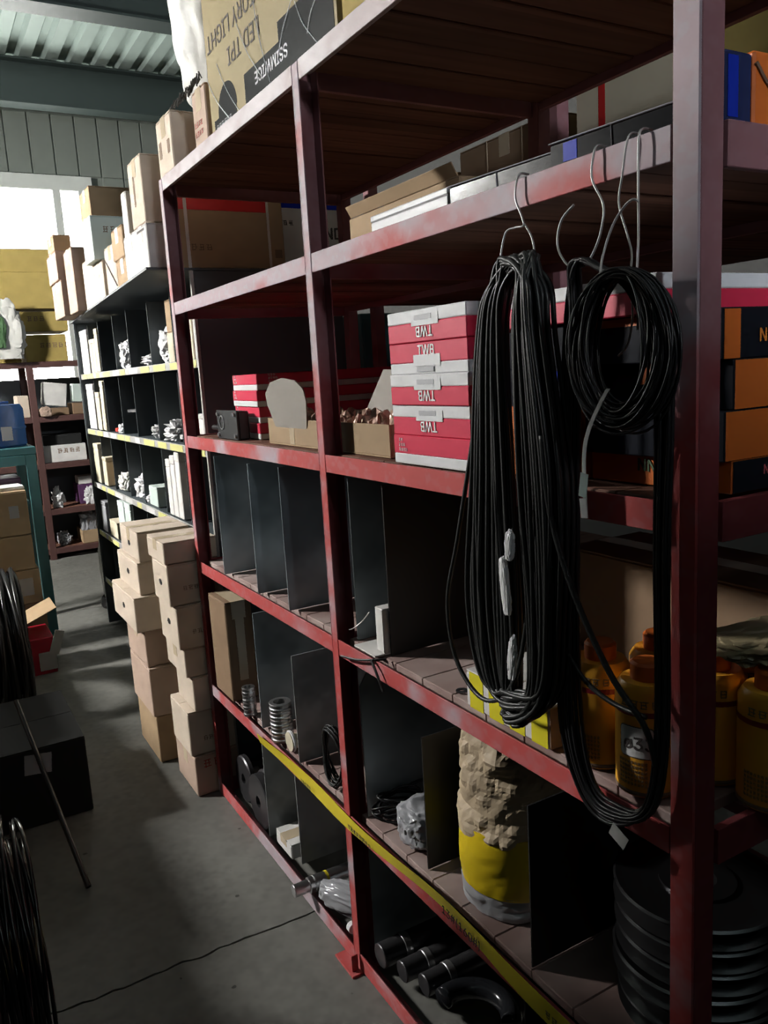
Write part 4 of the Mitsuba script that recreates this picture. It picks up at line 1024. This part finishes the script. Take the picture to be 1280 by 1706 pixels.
carton('shelf_carton', (.05, .20, 2.80, 3.00, zt, 2.02), 'm_kraft', 'brown carton below another one in the middle of the bin shelf top', seam='x')
carton('shelf_carton', (.045, .20, 2.82, 3.02, 2.0205, 2.145), 'm_kraft', 'brown carton on another brown one in the middle of the bin shelf top', seam='x')
carton('shelf_carton', (.06, .22, 3.05, 3.26, zt, 2.11), 'm_kraft_pale', 'bright pale carton left of the two brown ones on the bin shelf top', seam='x', extra=[('strap', tube([(.0585, 3.25, 2.06), (.0585, 3.06, 1.93)], .003, 5), 'm_print')])
carton('shelf_carton', (.05, .22, 3.28, 3.50, zt, 2.07), 'm_kraft_pale', 'pale carton in the bin shelf top row, a little lower than its neighbours', seam='x')
carton('shelf_carton', (.07, .225, 3.52, 3.85, zt, 2.13), 'm_kraft_pale', 'pale carton in shadow farther along the bin shelf top', seam='x')
carton('shelf_carton', (.03, .142, 3.89, 4.12, zt, 2.22), 'm_kraft_rose', 'rosy carton next to the tall stack at the far end of the bin shelf top', seam='x')
carton('big_carton', (.02, .19, 3.29, 3.50, 2.0715, 2.265), 'm_pale_green', 'pale greenish carton lying across the row on the bin shelf top', seam='x', extra=[('print', strokes(3, .03, 75, (.07, 3.2896, 2.19), FY), 'm_print_brown')])
carton('big_carton', (.155, .55, 3.9, 4.16, 2.3015, 2.53), 'm_kraft', 'large brown carton highest on the bin shelf top in front of the far wall', seam='x', extra=[('print', strokes(2, .05, 76, (.33, 3.8996, 2.36), FY), 'm_print_brown')])
carton('big_carton', (.16, .55, 3.9, 4.16, zt, 2.299), 'm_kraft', 'brown carton supporting the highest one on the bin shelf top', seam='x')
carton('big_carton', (.01, .14, 4.18, 4.50, zt, 2.09), 'm_kraft_rose', 'lower carton of the stack at the far end of the bin shelf top', seam='x', tape_mat='m_white_card')
carton('big_carton', (.0, .135, 4.19, 4.50, 2.0905, 2.245), 'm_kraft_rose', 'middle carton of the stack at the far end of the bin shelf top', seam='x')
carton('small_carton', (.0, .09, 4.2, 4.42, 2.2455, 2.33), 'm_kraft', 'small top carton of the stack at the far end of the bin shelf top', seam='x')

# ------------------------------------------------------------------ far end of the hall
fr_ = thing('storage_rack', 'dark brown steel rack across the far end of the aisle with yellow cartons on top', 'rack')
for x in (-.62, .10, .62, 1.2):
    for y in (6.95, 7.5):
        part(fr_, 'post', box(x, x + .055, y, y + .05, 0, 1.74, .002), 'm_rust')
for z in (1.74, 1.27, .86, .45, .10):
    part(fr_, 'front_beam', box(-.56, 1.25, 6.952, 6.985, z - .05, z, .002), 'm_rust')
    for i in range(5):
        part(fr_, 'plank', box(-.60, 1.24, 7.002 + i * .1, 7.095 + i * .1, z - .02, z - .001, .002), 'm_plank')
part(fr_, 'back_panel', box(-.6, 1.25, 7.551, 7.56, .02, 1.60, .001), 'm_shelf_steel')  # added dark sheet standing in for the darkness behind the shelves
def fc(b, mat, label, pr=None, **k):
    ex = []
    if pr:
        ex = [('print', strokes(pr, .045, hash(label) % 97 if False else len(label), (b[0] + .12, b[2] - .0006, b[4] + (b[5] - b[4]) * .5), FY, thick=.14), 'm_print_brown')]
    return carton('far_carton', b, mat, label, seam='x', extra=ex, **k)
zf = 1.741
fc((.12, .46, 7.0, 7.4, zf, 1.97), 'm_kraft_yellow', 'deep yellow carton with printed signs on the right end of the far rack', 5)
fc((-.42, .08, 7.0, 7.45, zf, 2.0), 'm_kraft_yellow', 'yellow carton behind the green and clear bag on the far rack')
fc((.05, .50, 7.05, 7.45, 2.001, 2.17), 'm_kraft_yellow', 'yellow carton on the printed one on the far rack', 3)
fc((-.45, .02, 7.0, 7.45, 2.002, 2.19), 'm_kraft', 'brown carton in the second layer on the left of the far rack')
fc((-.42, .54, 7.02, 7.5, 2.192, 2.50), 'm_kraft_yellow', 'widest yellow carton of the third layer on the far rack')
fc((-.2, .50, 7.05, 7.45, 2.502, 2.69), 'm_kraft_yellow', 'topmost carton on the far rack just under the window')
t = thing('plastic_bag', 'clear and green plastic bag hanging over the front of the far rack', 'bag')
part(t, 'bag', crumple((-.05, 6.88, 1.77), (.36, .1, .5), 321, .3, 4, 2.4), 'm_sack', 30)
part(t, 'green_print', crumple((-.1, 6.825, 1.86), (.16, .05, .3), 322, .3, 3, 2.4), 'm_green', 30)
z2 = 1.271
t = thing('white_board_pack', 'tilted white pack on the second level of the far rack, left of its twin', 'pack')
part(t, 'body', rota(box(.20, .40, 7.0, 7.12, z2 + .10, z2 + .30, .006), 8, [0, 1, 0], [.2, 7, z2 + .1]), 'm_white_card')
part(t, 'support', box(.16, .42, 7.02, 7.3, z2, z2 + .065, .004), 'm_kraft_dark')
t = thing('white_board_pack', 'square pale pack on the second level of the far rack, right of its twin', 'pack')
part(t, 'body', rota(box(.45, .61, 7.0, 7.12, z2 + .11, z2 + .27, .006), 3, [0, 1, 0], [.45, 7, z2]), 'm_pale_green')
part(t, 'support', box(.45, .62, 7.02, 7.3, z2, z2 + .10, .004), 'm_kraft_dark')
fc((.005, .095, 7.0, 7.3, z2, z2 + .19), 'm_kraft_pale', 'narrow pale carton left of a post on the second level of the far rack', tape=False)
t = thing('plastic_bag', 'pale crumpled bag at the left post of the far rack second level', 'bag')
part(t, 'bag', crumple((.21, 6.93, z2 - .02 + .021), (.11, .06, .09), 323, .4, 3, 2.4), 'm_kraft_rose', 30)
fc((.155, .52, 7.0, 7.35, .861, 1.01), 'm_white_card', 'pale carton with a dark printed line on the third level of the far rack', 4)
fc((.17, .50, 7.05, 7.35, 1.011, 1.10), 'm_locker', 'dark flat carton on the pale printed one in the far rack', tape=False)
t = thing('plastic_bag', 'white rag bag on the fourth level of the far rack, right side', 'bag')
part(t, 'bag', crumple((.53, 7.04, .451), (.17, .08, .17), 324, .6, 4, 2.4), 'm_white_plastic', 25)
fc((.44, .60, 7.12, 7.3, .63, .70), 'm_white_card', 'small white carton above the rag bag in the far rack', tape=False)
fc((.43, .61, 7.10, 7.4, .4515, .629), 'm_purple', 'dark purple carton below the small white one in the far rack', tape=False)
t = thing('plastic_bag', 'white crumpled bag on the fourth level of the far rack, left side', 'bag')
part(t, 'bag', crumple((.24, 7.05, .451), (.12, .12, .2), 325, .6, 4, 2.4), 'm_white_plastic', 25)
t = thing('open_carton', 'open brown carton with grey film in it on the lowest level of the far rack', 'carton')
part(t, 'body', cat(box(.40, .62, 7.0, 7.3, .101, .105, .001), box(.40, .404, 7.0, 7.3, .106, .22), box(.616, .62, 7.0, 7.3, .106, .22), box(.405, .615, 7.0, 7.004, .106, .22), box(.405, .615, 7.296, 7.3, .106, .22)), 'm_kraft')
part(t, 'raised_flap', rota(box(.617, .62, 7.0, 7.3, .2205, .32), 12, [0, 1, 0], [.62, 7, .22]), 'm_kraft')
t = thing('plastic_bag', 'grey plastic film heap in the open carton on the lowest level of the far rack', 'bag')
part(t, 'bag', crumple((.49, 7.15, .107), (.18, .2, .30), 326, .4, 4, 2.4), 'm_grey_plastic', 25)
t = thing('plastic_bag', 'dark crumpled bag at the left of the lowest level of the far rack', 'bag')
part(t, 'bag', crumple((.26, 7.1, .101), (.14, .16, .13), 327, .5, 4, 2.4), 'm_grey_plastic', 25)

# goods left of the aisle
ts = thing('steel_stand', 'teal painted steel stand at the left edge carrying the blue drum', 'stand')
Yc = 4.5
part(ts, 'top_plate', box(-.85, -.19, Yc, Yc + .6, 1.13, 1.175, .004), 'm_teal')
for x, y in ((-.255, Yc), (-.255, Yc + .54), (-.85, Yc), (-.85, Yc + .54)):
    part(ts, 'leg', box(x, x + .06, y, y + .06, 0, 1.129, .003), 'm_teal')
part(ts, 'shelf', box(-.79, -.26, Yc + .01, Yc + .59, .84, .86, .002), 'm_teal')
part(ts, 'top_rail', box(-.79, -.2551, Yc - .001, Yc + .02, 1.07, 1.129, .002), 'm_teal')
t = thing('blue_drum', 'blue plastic drum standing on the teal stand at the left edge', 'drum')
part(t, 'body', lathe([(0, 0), (.20, 0), (.21, .012), (.21, .10), (.217, .11), (.21, .12), (.21, .22), (.195, .25), (0, .255)], (-.415, Yc + .25, 1.1755), 'z', 48), 'm_blue', 35)
part(t, 'lid', lathe([(0, .2555), (.06, .2555), (.06, .27), (0, .27)], (-.34, Yc + .25, 1.1755), 'z', 24), 'm_blue')
part(t, 'sticker', box(-.36, -.30, Yc + .035, Yc + .038, 1.22, 1.30, .0005), 'm_grey_label')
carton('small_carton', (-.60, -.29, Yc + .03, Yc + .3, .8605, 1.0), 'm_purple', 'dark purple box on the shelf of the teal stand', seam='x', tape=False)
t = thing('paper_pile', 'pile of white paper on the cartons below the blue drum', 'paper')
part(t, 'sheets', cat(*[rotz(box(-.62, -.30, 4.30, 4.48, .951 + .007 * k, .957 + .007 * k, .0008), (-1) ** k * 2 * k, (-.4, 4.3)) for k in range(3)]), 'm_white_card')
lab_ = slab((-.36, 4.2496, .52), FY, .075, .09)
carton('storage_carton', (-.70, -.275, 4.25, 4.485, .003, .30), 'm_kraft_dark', 'bottom brown carton of the stack beside the teal stand', seam='x')
carton('storage_carton', (-.70, -.285, 4.25, 4.485, .302, .50), 'm_kraft', 'second brown carton of the stack beside the teal stand, pale paper label on its front', seam='x', extra=[('paper_label', slab((-.41, 4.2496, .35), FY, .085, .10), 'm_grey_label')])
carton('storage_carton', (-.70, -.30, 4.25, 4.485, .502, .70), 'm_kraft', 'third brown carton of the stack beside the teal stand', seam='x')
carton('storage_carton', (-.70, -.30, 4.25, 4.485, .702, .95), 'm_kraft', 'top brown carton of the stack beside the teal stand, small dark label', seam='x', extra=[('paper_label', slab((-.40, 4.2496, .80), FY, .05, .07), 'm_grey_label')])
t = thing('open_carton', 'red and white box with loose brown flaps on the floor left of the aisle', 'carton')
part(t, 'body', box(-.58, -.30, 3.85, 4.14, .0, .20, .004), 'm_red_bag')
part(t, 'white_corner', cat(slab((-.385, 3.8496, .02), FY, .088, .10), rota(box(-.335, -.285, 3.845, 3.8495, .10, .23), 20, [0, 1, 0], [-.30, 3.85, .1])), 'm_white_card')
part(t, 'brown_flap', rota(box(-.58, -.24, 3.86, 4.12, .2005, .205), -22, [0, 1, 0], [-.58, 4, .2005]).apply_translation([0, 0, .02]), 'm_kraft')
w = []
r = random.Random(31)
for k in range(26):
    a = np.linspace(0, 2 * np.pi, 44, endpoint=False)
    rr = .30 + r.uniform(-.05, .03)
    w.append(tube(np.stack([-.575 + r.uniform(-.09, .09) + .01 * np.sin(2 * a + k), 3.50 + rr * np.cos(a), .335 + rr * np.sin(a)], -1), .011, 6, True))
whole('hose_coil', cat(*w), 'm_rubber', 'big upright coil of black hose in front of the red box at the left', 'hose coil', smooth=True)
w = []
for k in range(54):
    a = np.linspace(0, 2 * np.pi, 56, endpoint=False)
    rr = .26 + r.uniform(-.04, .03)
    w.append(tube(np.stack([-.80 + r.uniform(-.085, .085) + .008 * np.sin(2 * a + k), 1.12 + rr * np.cos(a), .296 + rr * np.sin(a)], -1), .0045, 6, True))
whole('cable_coil', cat(*w), 'm_black_gloss', 'large glossy black cable coil standing on the floor in the bottom left corner', 'cable coil', smooth=True)
carton('storage_carton', (-1.05, -.42, 2.22, 2.75, .003, .285), 'm_locker', 'dark carton in the shade on the floor at the left with a pale paper label', seam='x', tape=False,
       extra=[('paper_label', rota(slab((-.625, 2.2195, .192), FY, .088, .072), 6, [0, 1, 0], [-.58, 2.22, .22]), 'm_grey_label')])
t = thing('steel_bar', 'thin shiny black bar leaning from the floor against the dark labelled carton', 'metal bar')
part(t, 'bar', tube([(-.525, 1.74, .009), (-.585, 2.205, .288), (-.61, 2.40, .405)], .0085, 10), 'm_black_gloss', True)

# unseen lockers and crates added along the left of the aisle to shade it
def locker(y0, y1, h, label):
    t = thing('added_locker', label, 'locker')
    part(t, 'body', box(-1.75, -1.20, y0, y1, .06, h, .004), 'm_locker')
    part(t, 'plinth', box(-1.73, -1.23, y0 + .01, y1 - .01, 0, .0595, .002), 'm_black')
    c = (y0 + y1) / 2
    for a, b in ((y0 + .01, c - .003), (c + .003, y1 - .01)):
        d = part(t, 'door', box(-1.1995, -1.185, a, b, .08, h - .02, .003), 'm_locker')
        part(d, 'handle', box(-1.1845, -1.165, c - .03 if a < c - .1 else c + .02, c - .02 if a < c - .1 else c + .03, 1.0, 1.12, .003), 'm_steel')
locker(-.75, .05, 2.2, 'added unseen grey locker that shades the aisle, on its left beside the camera')
locker(.06, .84, 2.2, 'added unseen grey locker that shades the aisle, facing the first rack bay')
locker(.85, 1.55, 2.2, 'narrower added unseen locker that shades the aisle, at the end of the locker row')
CR = (((1.57, 1.74, 1.5), 'tall dark carton added unseen to shade the aisle, next to the locker row'), ((1.75, 1.93, 1.42), 'chest high dark carton added unseen to shade the aisle, after the tall one'),
      ((1.95, 2.16, .90), 'slim low dark carton added unseen for shade, before three wider low ones'), ((2.165, 2.75, .95), 'first of three low dark cartons added unseen for shade left of the aisle'), ((2.755, 3.40, 1.02), 'middle one of three low dark cartons added unseen for shade left of the aisle'), ((3.405, 4.28, .98), 'last of three low dark cartons added unseen for shade left of the aisle'))
for (a, b, h), l in CR:
    carton('added_carton', (-1.75, -1.2, a, b, .003, h), 'm_kraft_dark', l, seam='x')

hp = crumple((-2.6, 3.2, 0), (1.55, 5.6, .86), 400, .10, 4, 2.0)  # added black mass that soaks up window light bouncing off the floor
whole('added_dark_pile', hp, 'm_rubber', 'low black pile added unseen to soak up light between the left wall and cartons', 'pile', smooth=30)

for k, (x, x1, h) in enumerate(((-1.40, -.335, 2.65), (-.33, .60, 2.06), (.61, 1.55, 2.06))):  # added cabinets that cut the rear window light on the lower goods
    t = thing('added_locker', f'dark cabinet added unseen behind the camera to block window light, {["tall left", "lower middle", "lower right"][k]} one of three', 'locker')
    part(t, 'body', box(x, x1, -2.05, -1.6, .05, h, .004), 'm_locker')
    part(t, 'plinth', box(x + .01, x1 - .01, -2.04, -1.61, 0, .0495, .002), 'm_black')
    c = (x + x1) / 2
    for a, b in ((x + .01, c - .003), (c + .003, x1 - .01)):
        part(t, 'door', box(a, b, -1.5995, -1.585, .07, h - .02, .003), 'm_locker')
